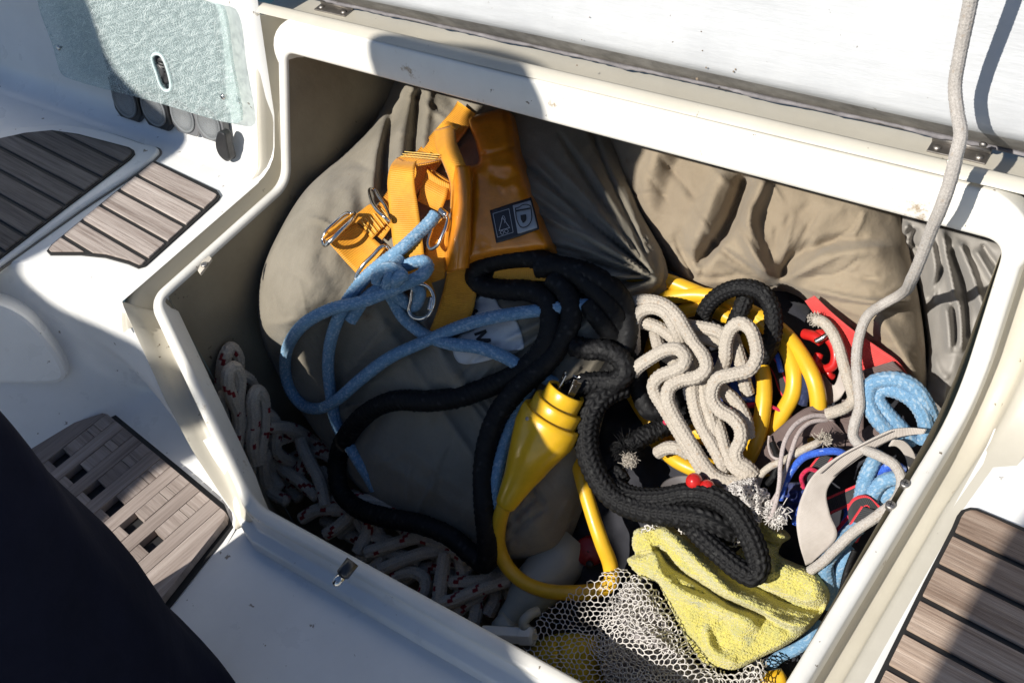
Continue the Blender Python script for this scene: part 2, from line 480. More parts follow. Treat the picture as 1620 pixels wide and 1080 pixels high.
def teak(name, a, b_, c):
    m_, t, b = nmat(name)
    tc = nd(t, 'ShaderNodeTexCoord'); oi = nd(t, 'ShaderNodeObjectInfo')
    mp = nd(t, 'ShaderNodeMapping'); mp.inputs['Scale'].default_value = (2.2, 60, 60); t.links.new(tc.outputs['UV'], mp.inputs[0])
    ad = nd(t, 'ShaderNodeVectorMath', operation='ADD'); t.links.new(mp.outputs[0], ad.inputs[0])
    ml = nd(t, 'ShaderNodeMath', operation='MULTIPLY'); t.links.new(oi.outputs['Random'], ml.inputs[0]); ml.inputs[1].default_value = 50
    t.links.new(ml.outputs[0], ad.inputs[1])
    n1 = nd(t, 'ShaderNodeTexNoise', Scale=5.5, Detail=7, Roughness=.72); t.links.new(ad.outputs[0], n1.inputs[0])
    n2 = nd(t, 'ShaderNodeTexNoise', Scale=1.1, Detail=5, Roughness=.6); t.links.new(ad.outputs[0], n2.inputs[0])
    col = ramp(t, n1.outputs[0], [(.34, a), (.5, b_), (.68, c)])
    col2 = ramp(t, n2.outputs[0], [(.32, tuple(v * .7 for v in a)), (.6, c)])
    col = mixc(t, .4, col, col2)
    hv = ramp(t, oi.outputs['Random'], [(0, (.78, .75, .73)), (1, (1.12, 1.1, 1.08))])
    col = mixc(t, 1, col, hv, 'MULTIPLY')
    t.links.new(col, b.inputs['Base Color']); b.inputs['Roughness'].default_value = .8; b.inputs['Specular IOR Level'].default_value = .25
    bump(t, b, n1.outputs[0], .7, .0018)
    return m_
TEAK = teak('weathered teak', (.23, .175, .15), (.46, .40, .365), (.62, .565, .525))
TEAKB = teak('oiled teak', (.16, .10, .07), (.34, .25, .19), (.54, .44, .36))
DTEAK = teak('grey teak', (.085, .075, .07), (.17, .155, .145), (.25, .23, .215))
GTEAK = teak('grating teak', (.19, .15, .13), (.32, .27, .24), (.42, .365, .335))
BAG1 = cloth_mat('grey green canvas', (.195, .172, .13), (.285, .253, .198), 12, .95, 420, .5, ((.20, .135, .085), 16, .66), crease=26)
BAG2 = cloth_mat('tan canvas', (.27, .215, .15), (.36, .295, .21), 10, .95, 420, .5, ((.23, .15, .09), 9, .62), crease=20)
BAG3 = cloth_mat('grey coated cloth', (.26, .245, .225), (.33, .31, .285), 14, .6, 1200, .1)
NAVY = cloth_mat('navy cloth', (.005, .0065, .015), (.0085, .0105, .024), 12, .95, 900, .5, sheen=.0)
NAVY.node_tree.nodes['Principled BSDF'].inputs['Specular IOR Level'].default_value = .08
ORANGE = web_mat('orange webbing', (.62, .25, .010), (.80, .36, .016), 190, .6)
VINYL = plain('orange vinyl', (.66, .225, .012), .28, 0, .5, .18, .35, 60)
_t = VINYL.node_tree; _b = _t.nodes['Principled BSDF']
bump(_t, _b, noise(_t, 22, 4, .6), .35, .008)
STEEL = plain('stainless steel', (.62, .60, .57), .22, 1, 0, .12, .1)
OLDSTEEL = plain('dull steel', (.33, .31, .29), .5, 1, 0, .3, .3)
BLUE = rope_mat('blue polyester', (.12, .25, .40), (.22, .38, .54), (.36, .48, .60), fib=.7)
BLACK = rope_mat('black nylon', (.005, .005, .0055), (.011, .011, .012), (.03, .03, .03), .55, sheen=.0, spec=.22)
WHITE = rope_mat('cream cotton', (.37, .325, .27), (.52, .47, .40), (.35, .24, .15))
OLDW = rope_mat('grey cotton', (.36, .33, .30), (.47, .44, .405), (.3, .22, .15))
FLECK = rope_mat('white braid red fleck', (.46, .39, .31), (.63, .55, .45), (.25, .022, .025))
YELLOW = plain('yellow cable sheath', (.72, .42, .022), .36, 0, .15, .10, .12, 90)
YPLUG = plain('yellow plug rubber', (.74, .43, .015), .3, 0, .25, .10, .12, 80)
MAUVE = rope_mat('mauve cord', (.38, .32, .31), (.50, .44, .42), (.30, .26, .25))
RBLUE = rope_mat('royal blue cord', (.02, .06, .38), (.05, .15, .62), (.3, .4, .7))
RED = web_mat('red webbing', (.56, .035, .035), (.72, .075, .065), 230)
BROWN = web_mat('brown webbing', (.10, .068, .062), (.155, .11, .10), 300)
GREYW = web_mat('grey webbing', (.42, .375, .335), (.54, .49, .445), 330)
TRACE = web_mat('black webbing with red edge', (.016, .018, .02), (.03, .03, .033), 240, stripes=((.62, .03, .045), .36))
REDP = plain('red plastic', (.50, .016, .014), .32, 0, .3)
BLKP = plain('black plastic', (.018, .018, .019), .38, 0, .2)
WPL = plain('white plastic', (.60, .60, .56), .4, 0, .1, .05)
TERRY = None
def terry():
    m_, t, b = nmat('yellow terry')
    col = ramp(t, noise(t, 35, 6, .7), [(.36, (.47, .45, .15)), (.54, (.62, .55, .125)), (.70, (.34, .34, .17))])
    t.links.new(col, b.inputs['Base Color']); b.inputs['Roughness'].default_value = .95; b.inputs['Sheen Weight'].default_value = .4
    tc = nd(t, 'ShaderNodeTexCoord')
    v = nd(t, 'ShaderNodeTexVoronoi', Scale=520); t.links.new(tc.outputs['Object'], v.inputs['Vector'])
    bump(t, b, v.outputs[0], .9, .002)
    return m_
TERRY = terry()
NETM = plain('white netting cord', (.62, .59, .56), .7)
SPONGE = plain('yellow sponge', (.66, .47, .035), .9, 0, 0, .2, .6, 120)
PRINTW = cloth_mat('white label cloth', (.56, .56, .55), (.66, .66, .65), 20, .8, 900, .1)
INK = plain('black ink', (.015, .015, .016), .6)
GREYI = plain('grey print', (.42, .42, .43), .5)
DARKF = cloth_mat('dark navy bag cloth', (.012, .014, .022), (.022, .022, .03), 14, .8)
BMESHC = cloth_mat('blue mesh cloth', (.012, .022, .12), (.02, .05, .28), 30, .6, 500, .6)
SLATE = cloth_mat('slate blue tape', (.09, .12, .155), (.12, .15, .19), 20, .7)
def acrylic():
    m_, t, b = nmat('scratched acrylic')
    out = t.nodes['Material Output']
    b.inputs['Roughness'].default_value = .22
    # scratches: several stretched noises at angles
    tc = nd(t, 'ShaderNodeTexCoord'); acc = None
    for k, (ang, sc) in enumerate(((.3, 17), (1.1, 21), (1.9, 16), (2.6, 23), (.75, 26), (2.2, 14), (1.5, 19), (2.9, 24))):
        mp = nd(t, 'ShaderNodeMapping'); mp.vector_type = 'TEXTURE'; mp.inputs['Rotation'].default_value = (0, 0, ang); mp.inputs['Scale'].default_value = (1, .085, 1)
        t.links.new(tc.outputs['UV'], mp.inputs[0])
        n = nd(t, 'ShaderNodeTexNoise', Scale=sc, Detail=3, Roughness=.7); t.links.new(mp.outputs[0], n.inputs[0])
        r = ramp(t, n.outputs[0], [(.585, (0, 0, 0)), (.66, (1, 1, 1))])
        if acc is None: acc = r
        else: acc = mixc(t, 1, acc, r, 'LIGHTEN')
    col = mixc(t, acc, (.47, .575, .575), (.80, .87, .86))
    t.links.new(col, b.inputs['Base Color'])
    tr = nd(t, 'ShaderNodeBsdfTransparent'); tr.inputs[0].default_value = (.92, .965, .96, 1)
    mx = nd(t, 'ShaderNodeMixShader')
    fac = nd(t, 'ShaderNodeMath', operation='MULTIPLY_ADD'); t.links.new(acc, fac.inputs[0]); fac.inputs[1].default_value = .46; fac.inputs[2].default_value = .20
    t.links.new(fac.outputs[0], mx.inputs[0]); t.links.new(tr.outputs[0], mx.inputs[1]); t.links.new(b.outputs[0], mx.inputs[2])
    t.links.new(mx.outputs[0], out.inputs[0])
    return m_
ACRYL = acrylic()
def clear(name, c=(.9, .95, .95), k=.12):
    m_, t, b = nmat(name); out = t.nodes['Material Output']
    b.inputs['Base Color'].default_value = (*c, 1); b.inputs['Roughness'].default_value = .08
    tr = nd(t, 'ShaderNodeBsdfTransparent'); mx = nd(t, 'ShaderNodeMixShader', Fac=k)
    t.links.new(tr.outputs[0], mx.inputs[1]); t.links.new(b.outputs[0], mx.inputs[2]); t.links.new(mx.outputs[0], out.inputs[0]); return m_
GLASS = clear('gauge glass', (.5, .52, .52), .16)
CANVAS = cloth_mat('awning canvas', (.03, .035, .07), (.04, .045, .09), 9)  # cloth of the unseen sheets added to cast shade
# ------------------------------------------------------------------ the cockpit moulding
def at_plane(px, py, p, n):
    d = ray(px, py); n = np.asarray(n, float); p = np.asarray(p, float)
    t = ((p - CAM) @ n) / (d @ n); return CAM + d * np.asarray(t)[..., None]
def unit(v): v = np.asarray(v, float); return v / np.linalg.norm(v)
def struct(name, V, f, mat, parent=None, **kw):
    o = mesh(name, V, f, mat, parent, **kw)
    if parent is None: o['kind'] = 'structure'
    return o
R3 = at_z(400, 790, -.165)
X0, X1 = -.895, -.104
KEY = [np.array(p, float) for p in (
    (X0, .688, .143), (X0, .625, 0), (X0, .408, 0), R3, (-.128, R3[1], -.165), (-.128, .30, 0), (X1, .631, 0), (X1, .690, .136))]
nb = unit((0, -.97, .25)); nr = unit((0, -.89, .45))
tf = unit(KEY[3] - KEY[2]); of = np.array([-.8, -.55, -.1]); of = unit(of - tf * (of @ tf)); nf = np.cross(tf, of)
if nf @ (CAM - KEY[2]) < 0: nf = -nf
# per side: outward, normal, flange width
SEG = [((-1, 0, 0), nb, .012), ((-1, 0, 0), (0, 0, 1), .0125), (of, nf, .014), ((0, -1, 0), (0, 0, 1), .017), ((1, -.2, 0), (0, -1, .2), .014),
       ((1, 0, 0), (0, 0, 1), .0135), ((1, 0, 0), nr, .016), ((0, .24, .97), nb, .041)]
RAD = [.014, .02, .014, .022, .02, .02, .05, .016]
def rim_path(step=.012):
    pts = []; o_ = []; n_ = []; w_ = []
    k = len(KEY)
    for i in range(k):
        p = KEY[i]; a = KEY[i - 1]; b = KEY[(i + 1) % k]; r = RAD[i]
        A = p + unit(a - p) * r; B = p + unit(b - p) * r
        s0, s1 = SEG[i - 1], SEG[i]
        for t in np.linspace(0, 1, 9):
            q = (1 - t) ** 2 * A + 2 * t * (1 - t) * p + t * t * B
            pts.append(q); o_.append(unit((1 - t) * np.array(s0[0]) + t * np.array(s1[0]))); n_.append(unit((1 - t) * np.array(s0[1]) + t * np.array(s1[1]))); w_.append((1 - t) * s0[2] + t * s1[2])
        nx = KEY[(i + 1) % k]; e = nx + unit(p - nx) * RAD[(i + 1) % k]
        m_ = int(np.linalg.norm(e - B) / step)
        for j in range(1, m_):
            pts.append(B + (e - B) * j / m_); o_.append(unit(s1[0])); n_.append(unit(s1[1])); w_.append(s1[2])
    return np.array(pts), np.array(o_), np.array(n_), np.array(w_)
RP, RO, RN, RWD = rim_path()
def sweep(idx, prof, name, mat, parent=None, closed=False):
    """prof(i) -> list of (out, up)"""
    V = []; k = None
    for i in idx:
        pr = prof(i); k = len(pr)
        for a, b in pr: V.append(RP[i] + RO[i] * a + RN[i] * b)
    V = np.array(V); n = len(idx)
    f = grid_faces(n, k).tolist()
    if closed: f += [[(n - 1) * k + j, j, j + 1, (n - 1) * k + j + 1] for j in range(k - 1)]
    return V, f
nP = len(RP)
# key index helpers: position along the rim of each corner's middle
kidx = [int(np.argmin(np.linalg.norm(RP - KEY[i], axis=1))) for i in range(8)]

# --- locker thing
locker = thing('cockpit_locker', 'open cockpit seat locker with cream rim crammed with ropes and bags', 'locker', (-.5, .5, -.5))
def rim_prof(i):
    w = RWD[i]
    return [(-.0005, -.03), (0, -.004), (.0012, -.001), (.004, 0), (w * .5, .0006), (w - .004, 0), (w - .001, -.0012), (w, -.004), (w + .001, -.022)]
V, f = sweep(range(nP), rim_prof, 'rim', GELIN, closed=True)
mesh('rim', V, f, gel_mat('rim gelcoat', (.70, .68, .62), (.80, .785, .73), .38, ((.36, .28, .19), 16, .62), .15), locker)
# lining: end walls, drop below the rim, bottom, back and the underside of the side deck
V = []; Fc = []
def addf(P, f):
    o = sum(len(v) for v in V); V.append(np.asarray(P, float)); Fc.extend([[i + o for i in q] for q in f])
ZB, YB = -.47, 1.12
def endwall(a, b, x):
    ids = list(range(a, b + 1)) if a <= b else list(range(a, nP)) + list(range(0, b + 1))
    P = RP[ids] + RN[ids] * -.006; P[:, 0] = x
    return P
li = endwall(kidx[0], kidx[2] - 3, X0 + .0005)           # back top -> down -> front
addf(np.vstack([li, [[X0 + .0005, li[-1][1], ZB], [X0 + .0005, YB, ZB], [X0 + .0005, YB, li[0][2]]]]), [list(range(len(li) + 3))])
fr = RP[kidx[2] - 3:kidx[5] + 1] + RN[kidx[2] - 3:kidx[5] + 1] * -.006
dn = fr.copy(); dn[:, 2] = ZB
addf(np.vstack([fr, dn]), [[i, i + 1, len(fr) + i + 1, len(fr) + i] for i in range(len(fr) - 1)])
ri = endwall(kidx[5], kidx[7], X1 - .0005); ri[:, 0] = np.linspace(-.128, X1, len(ri))
addf(np.vstack([ri, [[X1, YB, ri[-1][2]], [X1, YB, ZB], [-.128, ri[0][1], ZB]]]), [list(range(len(ri) + 3))])
addf([[X0, .2, ZB], [X1, .2, ZB], [X1, YB, ZB], [X0, YB, ZB]], [[0, 1, 2, 3]])
addf([[X0, YB, ZB], [X1, YB, ZB], [X1, YB, .16], [X0, YB, .16]], [[0, 1, 2, 3]])
addf([[X0, .695, .150], [X1, .695, .150], [X1, YB, .150], [X0, YB, .150]], [[0, 1, 2, 3]])
mesh('lining', np.vstack(V), Fc, LINER, locker, smooth=False)
# a darker inner ledge line on the end wall
# --- white moulding
moulding = thing('cockpit_moulding', 'white moulded cockpit seats and coaming round the open locker', 'moulding', (-.6, .4, -.2), kind='structure')
del moulding['category']
top = catmull([(-.933, .386), (-.950, .394), (-.985, .398), (-1.05, .393), (-1.12, .375), (-1.19, .31), (-1.26, .16), (-1.31, -.1), (-1.35, -.6)], 8)
base = catmull([(-.757, .298), (-.83, .338), (-.90, .378), (-.955, .402), (-.995, .390), (-1.031, .337), (-1.06, .26), (-1.10, .12), (-1.13, -.1), (-1.15, -.6)], 8)
top = resample(top, n=60); base = resample(base, n=60)
rows = []
back = np.stack([top[:, 0] * 1.0, np.full(60, .612)], 1); back[:, 0] = np.linspace(-.931, -2.3, 60)
for t in np.linspace(0, 1, 8): q = back * (1 - t) + top * t; rows.append(np.column_stack([q, np.zeros(60)]))
dirn = base - top
for a, z in ((.0, -.0), (.03, -.0025), (.06, -.010), (.10, -.022), (.16, -.04), (.4, -.085), (.65, -.13), (.88, -.172), (.98, -.19), (1.1, -.1985), (1.3, -.2), (1.7, -.2004)):
    off = np.zeros(60)
    q = top + dirn * a; nrm = unit(np.array([.25, -1.]))
    q = q + nrm * (.012 * math.sin(min(max(a, 0), 1) * math.pi))
    if a > 1: q = base + np.array([.2, -.9]) * (a - 1) * .12
    rows.append(np.column_stack([q, np.full(60, z)]))
mesh('helm_seat', np.vstack(rows), grid_faces(len(rows), 60)[:, ::-1], GEL, moulding)
# left gutter, running round the corner and dying out down the front
a, b = kidx[0] + 0, kidx[2] + 5
ids = list(range(a, b))
def gut(i):
    w = RWD[i]; t_ = 0.0
    wf = 1 - .6 * t_; df = 1 - .88 * t_
    base_ = ((.0015, -.030), (.007, -.041), (.013, -.043), (.017, -.040), (.0225, -.026), (.029, -.008), (.0315, -.0026), (.034, -.0008), (.0365, -.0004), (.040, -.005))
    return [(w - .001, -.003)] + [(w + p * wf, q * df - .004 * (1 - df)) for p, q in base_] + [(w + .040 * wf + .006 + .055 * t_, -.008 - .055 * t_)]
ids = list(range(kidx[7] + 26, nP)) + list(range(0, b)) if False else ids
V, f = sweep(ids, gut, '', None); mesh('gutter', V, f, GELIN, moulding)
# the face that runs from the gutter's corner down to the sole
ia, ib = kidx[2] + 1, kidx[3] + 3
edge = np.array([r[0] for r in rows[8:18]] + [[base[0, 0] + .004, base[0, 1] - .002, -.2]])
sh = [(0, 0), (.06, .55), (.2, .95), (.45, 1), (.7, .62), (.88, .15), (1, 0)]
V = []
for i in range(ia, ib + 1):
    t_ = (i - ia) / (ib - ia); w = RWD[i]
    A_ = RP[i] + RO[i] * (w + .0002) - RN[i] * .004
    B_ = np.array([np.interp(t_, np.linspace(0, 1, len(edge)), edge[:, c]) for c in range(3)])
    for s_, d_ in sh: V.append(A_ * (1 - s_) + B_ * s_ - RN[i] * (.034 * (1 - t_) ** 1.6 + .003) * d_)
mesh('front_return', np.array(V), grid_faces(ib - ia + 1, len(sh)), GELIN, moulding)
# skirt outside the sill
ids = list(range(kidx[3] - 9, kidx[4] + 2))
def skirt(i):
    w = RWD[i]; s = np.clip((i - kidx[3] + 9) / 9., 0, 1)
    return [(w - .002, -.0035), (w + .002, -.008), (w + .003, -.009 - .009 * s), (w + .006, -.010 - .0095 * s), (w + .015, -.012 - .009 * s), (w + .018, -.0145 - .009 * s), (w + .021, -.05), (w + .022, -.09)]
V, f = sweep(ids, skirt, '', None); mesh('sill_skirt', V, f, GEL, moulding)
# right gutter
ids = list(range(kidx[5], kidx[7] + 1))
def gutr(i):
    w = RWD[i]; h = np.clip((i - kidx[6] + 8) / 16., 0, 1)
    e = 1 + .5 * h
    return [(w - .001, -.003), (w + .0015, -.024), (w + .005 * e, -.027), (w + .014 * e, -.027), (w + .017 * e, -.022), (w + .0195 * e, -.006), (w + .022 * e, -.0012), (w + .027 * e, .0003), (w + .045 * e, -.0006)]
V, f = sweep(ids, gutr, '', None); mesh('gutter', V, f, GELIN, moulding)
# right seat: one sheet with the seat back rising behind it
prof = [(-.9, 0), (.2, 0), (.60, 0), (.618, .0015), (.632, .008), (.642, .02), (.665, .08), (.690, .136), (.702, .172), (.712, .183), (.73, .186), (1.2, .186)]
xs = [-.068, -.05, .2, .9]
V = np.array([[x + (.012 if j > 3 and x < -.06 else 0) - (.022 if j < 2 and x < -.06 else 0), y, z] for j, (y, z) in enumerate(prof) for x in xs])
mesh('side_seat', V, grid_faces(len(prof), len(xs)), GEL, moulding)
# left seat back that carries the instruments
NW = unit((0, -.97, .26)); PW = np.array([0, .645, .012])
prof = [(.610, 0), (.622, .0012), (.634, .0055), (.643, .0135), (.649, .024), (.66, .06), (.70, .21), (.76, .43), (.82, .6)]
xs = [-2.3, -1.2, -.99, -.965, -.945, -.936, -.932]
bow = [0, 0, 0, 0, .001, .004, .010]
V = np.array([[x, y + b_ * min(1, z / .06), z] for (y, z) in prof for x, b_ in zip(xs, bow)])
mesh('seat_back', V, grid_faces(len(prof), len(xs)), GEL, moulding)
# coaming behind the locker: recess and hinge ledge under the lid
prof = [(.699, .181), (.704, .186), (.710, .1872), (.714, .185), (.7165, .178), (.718, .166), (.724, .163), (.80, .163), (1.3, .163)]
xs = np.linspace(-.96, -.07, 24)
V = np.array([[x, y, z] for (y, z) in prof for x in xs])
mesh('coaming_ledge', V, grid_faces(len(prof), len(xs)), GELIN, moulding)
# the sole
P = np.array([(-2.6, -1.6), (1.2, -1.6), (1.2, R3[1] - .03), (R3[0] + .02, R3[1] - .03), (R3[0] - .03, R3[1] - .01), (-.90, .42), (-.93, .45), (-1.3, .45), (-2.6, .45)])
sole = prism(np.column_stack([P, np.full(len(P), -.2)]), (0, 0, 1), -.06, 0)
o = mesh('cockpit_sole', *sole, GEL, None, smooth=False); o['kind'] = 'structure'; o['label'] = 'white non slip cockpit sole in front of the locker'
# water all round, far below, so the place goes on beyond the boat
V, f = prism(np.array([(-300, -300, -1.6), (300, -300, -1.6), (300, 300, -1.6), (-300, 300, -1.6)]), (0, 0, 1), -.2, 0)
o = mesh('water', V, f, plain('harbour water', (.02, .05, .06), .12, 0, 0, .1, .3, 4), None, smooth=False); o['kind'] = 'structure'

rg0 = random.Random(3)
# ------------------------------------------------------------------ locker lid standing open behind
xs = np.linspace(-.93, .62, 90)
sec = [(.764, .170), (.7585, .1745), (.750, .1855), (.741, .198), (.7365, .2045), (.7362, .211), (.742, .226), (.752, .250), (.768, .288), (.80, .365), (.86, .50), (.875, .535), (.885, .545), (.90, .54), (.885, .49), (.80, .30), (.775, .20), (.764, .170)]
V = np.array([[x, y + .0015 * math.sin(x * 9) * (1 if 2 < j < 12 else 0), z] for j, (y, z) in enumerate(sec) for x in xs])
f = grid_faces(len(sec), len(xs)).tolist()
k = len(xs); f.append([j * k for j in range(len(sec) - 1)][::-1]); f.append([j * k + k - 1 for j in range(len(sec) - 1)])
lid = mesh('lid', V, f, LIDM, locker)
EDGE = plain('grey lid edge', (.26, .245, .225), .75, 0, 0, .35, .5, 120)  # lower strip of the lid coloured greyer than its face
lid.data.materials.append(EDGE)
for p_ in lid.data.polygons:
    if p_.index < 3 * (len(xs) - 1): p_.material_index = 1
Ve = []
for x in np.linspace(-.92, .61, 260):
    w_ = .0012 + .0011 * math.sin(x * 61) * math.sin(x * 23) + .0006 * rg0.uniform(-1, 1)
    Ve += [[x, .7590, .1742], [x, .7578 - w_, .1726 - w_ * .6], [x, .7600, .1690]]
mesh('torn_edge', np.array(Ve), grid_faces(260, 3, True), plain('grey putty', (.20, .19, .20), .85, 0, 0, .4, .6, 160), lid)
rg = random.Random(5)
for i in range(26):                       # pits in the brushed topcoat
    px, py = rg.uniform(900, 1600), rg.uniform(5, 130)
    y = .752 + (.14) * max(0, (150 + (px - 1200) * .2 - py)) / 150 * .16
    c = at_plane(px, py, (0, .752, .250), unit((0, -.92, .39)))
    r = rg.choice((.0006, .0009, .0014))
    Vv, ff = lathe([(0, r), (.0004, r * .8)], c - unit((0, -.92, .39)) * .0001, unit((0, -.92, .39)), 7, False)
    o = mesh('pit', Vv, ff, plain('rust pit', (.22, .17, .12), .8) if i == 0 else bpy.data.materials['rust pit'], lid)
def hinge(px0, py0, px1, py1, z=.1635):
    a = at_z(px0, py0, z); b = at_z(px1, py1, z); b[1] = a[1] = (a[1] + b[1]) / 2 + .001
    c = (a + b) / 2; L = abs(b[0] - a[0])
    V, f = box_arrays(c, np.eye(3), (L / 2, .0075, .0012))
    h = mesh('hinge', V, f, OLDSTEEL, locker, smooth=False, bevel=.0006)
    V, f = lathe([(-L / 2, .003), (L / 2, .003)], c + np.array([0, .008, .003]), (1, 0, 0), 12)
    mesh('hinge_pin', V, f, OLDSTEEL, h)
    for s in (-.36, .36):
        V, f = lathe([(0, .0038), (.0012, .0034), (.0022, .002)], c + np.array([s * L, -.0008, .001]), (0, 0, 1), 12)
        mesh('screw', V, f, OLDSTEEL, h)
hinge(1470, 232, 1562, 254)
hinge(502, 12, 552, 22)
V, f = lathe([(0, .0035), (.002, .003), (.003, .001)], at_plane(1556, 228, (0, .741, .188), unit((0, -.9, -.3))), unit((0, -.9, -.3)), 6)
mesh('screw', V, f, OLDSTEEL, lid)
# latch bolt on the sill, screws on the end flange, loose plate on the left flange
c = at_plane(545, 905, (0, R3[1] - .034, 0), (0, -1, .35)); ax = unit((-.15, -1, -.30))
lt = mesh('latch_bolt', *lathe([(-.012, .0066), (.002, .0066), (.0035, .0058)], c, ax, 8), BLKP, locker)
mesh('bolt_tip', *lathe([(.003, .0044), (.011, .0044), (.0135, .0036), (.0148, .0015)], c, ax, 18), STEEL, lt)
for px, py in ((1401, 789), (1411, 799)):
    c = at_z(px - 4 if px == 1401 else px + 2, py - 24 if px == 1401 else py + 0, .0)
for px, py in ((1432, 764), (1409, 798)):
    c = at_z(px, py, .0005)
    s = mesh('screw', *lathe([(-.004, .0040), (.0004, .0040), (.0009, .0032), (.0010, .001)], c, (0, 0, 1), 16), OLDSTEEL, locker)
    for a in (0, math.pi / 2):
        V, f = box_arrays(c + np.array([0, 0, .0010]), np.array([[math.cos(a), math.sin(a), 0], [-math.sin(a), math.cos(a), 0], [0, 0, 1]]), (.0022, .0004, .0002))
        mesh('slot', V, f, INK, s, smooth=False)
c = at_z(324, 420, .001)
pl = mesh('striker_plate', *prism(np.array([at_z(*q, .0008) for q in ((313, 428), (320, 413), (331, 405), (335, 409), (327, 420), (317, 433))]), (0, 0, 1), -.003, .0004), plain('flaking sealant', (.55, .50, .42), .8, 0, 0, .4, .5, 300), locker, smooth=False)
mesh('screw', *lathe([(0, .0042), (.0012, .0042), (.002, .003)], c + np.array([0, 0, .0008]), (0, 0, 1), 16), OLDSTEEL, pl)

# ------------------------------------------------------------------ teak
def unit2(v): return unit(v)[:2]
def teak_panel(name, outline_px, seams, z, mat, parent, h=.0045, margin=.0035, per=0, gap=.0052, lead=None):
    O = np.array(outline_px, float)
    if per: O = catmull(O, per, True)
    W3 = at_z(O[:, 0], O[:, 1], z); W2 = W3[:, :2]
    bed = mesh(name, *prism(np.column_stack([W2, np.full(len(W2), z)]), (0, 0, 1), -.004, .0022), CAULK, parent, smooth=False)
    inn = inset(W2, margin)
    L = [np.array([at_z(*a, z)[:2], at_z(*b, z)[:2]]) for a, b in seams]
    d = unit(sum(unit(l[1] - l[0]) for l in L)); nrm = np.array([-d[1], d[0]])
    cs = sorted(float(l.mean(0) @ nrm) for l in L)
    pitch = np.mean(np.diff(cs))
    lo, hi = (inn @ nrm).min(), (inn @ nrm).max()
    while cs[0] > lo: cs.insert(0, cs[0] - pitch)
    while cs[-1] < hi: cs.append(cs[-1] + pitch)
    for a, b in zip(cs[:-1], cs[1:]):
        q = clip(inn, nrm, a + gap / 2)
        if len(q) < 3: continue
        q = clip(q, -nrm, -(b - gap / 2))
        if len(q) < 3: continue
        area = .5 * abs(np.dot(q[:, 0], np.roll(q[:, 1], 1)) - np.dot(q[:, 1], np.roll(q[:, 0], 1)))
        if area < 4e-5: continue
        hh = h + rg.uniform(-.0004, .0004)
        V, f = prism(np.column_stack([q, np.full(len(q), z)]), (0, 0, 1), .0005, hh)
        uv = np.stack([V @ np.array([*d, 0]), V @ np.array([*nrm, 0])], 1)
        mesh('plank', V, f, mat, bed, uv=uv, smooth=False, bevel=.0008)
    return bed
# raised hatch with the shaded planks, far left
O = catmull([(-160, 262), (0, 207), (50, 198), (110, 197), (170, 208), (225, 226), (249, 233), (249, 240), (120, 331), (0, 416), (-140, 515)], 6, True)
W3 = at_z(O[:, 0], O[:, 1], .006)
gap_ = mesh('hatch_gap', *prism(np.column_stack([inset(W3[:, :2], -.0028), np.full(len(W3), .0012)]), (0, 0, 1), -.003, 0), plain('grey gap', (.16, .15, .13), .8), moulding, smooth=False)
hatch = mesh('hatch_panel', *prism(W3, (0, 0, 1), -.012, .0), GEL, moulding, smooth=False, bevel=.003)
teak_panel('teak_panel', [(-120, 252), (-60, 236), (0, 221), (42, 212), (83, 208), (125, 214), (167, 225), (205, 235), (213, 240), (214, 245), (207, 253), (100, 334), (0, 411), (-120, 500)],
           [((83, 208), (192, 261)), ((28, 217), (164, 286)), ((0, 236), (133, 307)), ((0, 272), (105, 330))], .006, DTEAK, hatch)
teak_panel('teak_panel', [(247, 257), (344, 303), (349, 311), (344, 319), (290, 368), (230, 422), (219, 425), (203, 418), (167, 408), (128, 404), (80, 404), (75, 399), (83, 389), (160, 325), (239, 261)],
           [((219, 282), (325, 336)), ((192, 305), (294, 361)), ((161, 329), (265, 386)), ((133, 354), (236, 414)), ((103, 378), (136, 399))], .0005, TEAK, moulding)
teak_panel('teak_panel', [(1513, 818), (1520, 809), (1532, 805), (1545, 806), (1620, 837), (1760, 895), (1900, 1250), (1700, 1300), (1290, 1265), (1383, 1080), (1460, 924), (1505, 837)],
           [((1505, 847), (1620, 901)), ((1481, 897), (1620, 965)), ((1457, 949), (1620, 1034)), ((1429, 1000), (1573, 1080))], .0005, TEAKB, moulding)
# ------------------------------------------------------------------ grating
grz = -.198
gp = lambda x, y: at_z(x / 1.862, 500 + y / 1.862, grz)[:2]
G = np.array([gp(40, 470), gp(95, 402), gp(150, 366), gp(230, 325), gp(312, 297), gp(330, 300), gp(500, 440), gp(672, 583), gp(680, 592), gp(676, 615), gp(600, 710), gp(490, 850), gp(440, 915), gp(300, 1000), gp(60, 800)])
pit = mesh('grating_recess', *prism(np.column_stack([inset(G, -.006), np.full(len(G), grz)]), (0, 0, 1), -.001, -.0003), INK, moulding, smooth=False)
grate = thing('teak_grating', 'weathered teak floor grating with square holes beside the navy fabric', 'grating', (*G.mean(0), -.2))
e1 = unit(gp(400, 625) - gp(240, 480)); e2 = np.array([-e1[1], e1[0]])          # across the strips / along them
if e2[1] < 0: e2 = -e2
o0 = gp(458, 678)
pit_ = .0405
hz = .0205
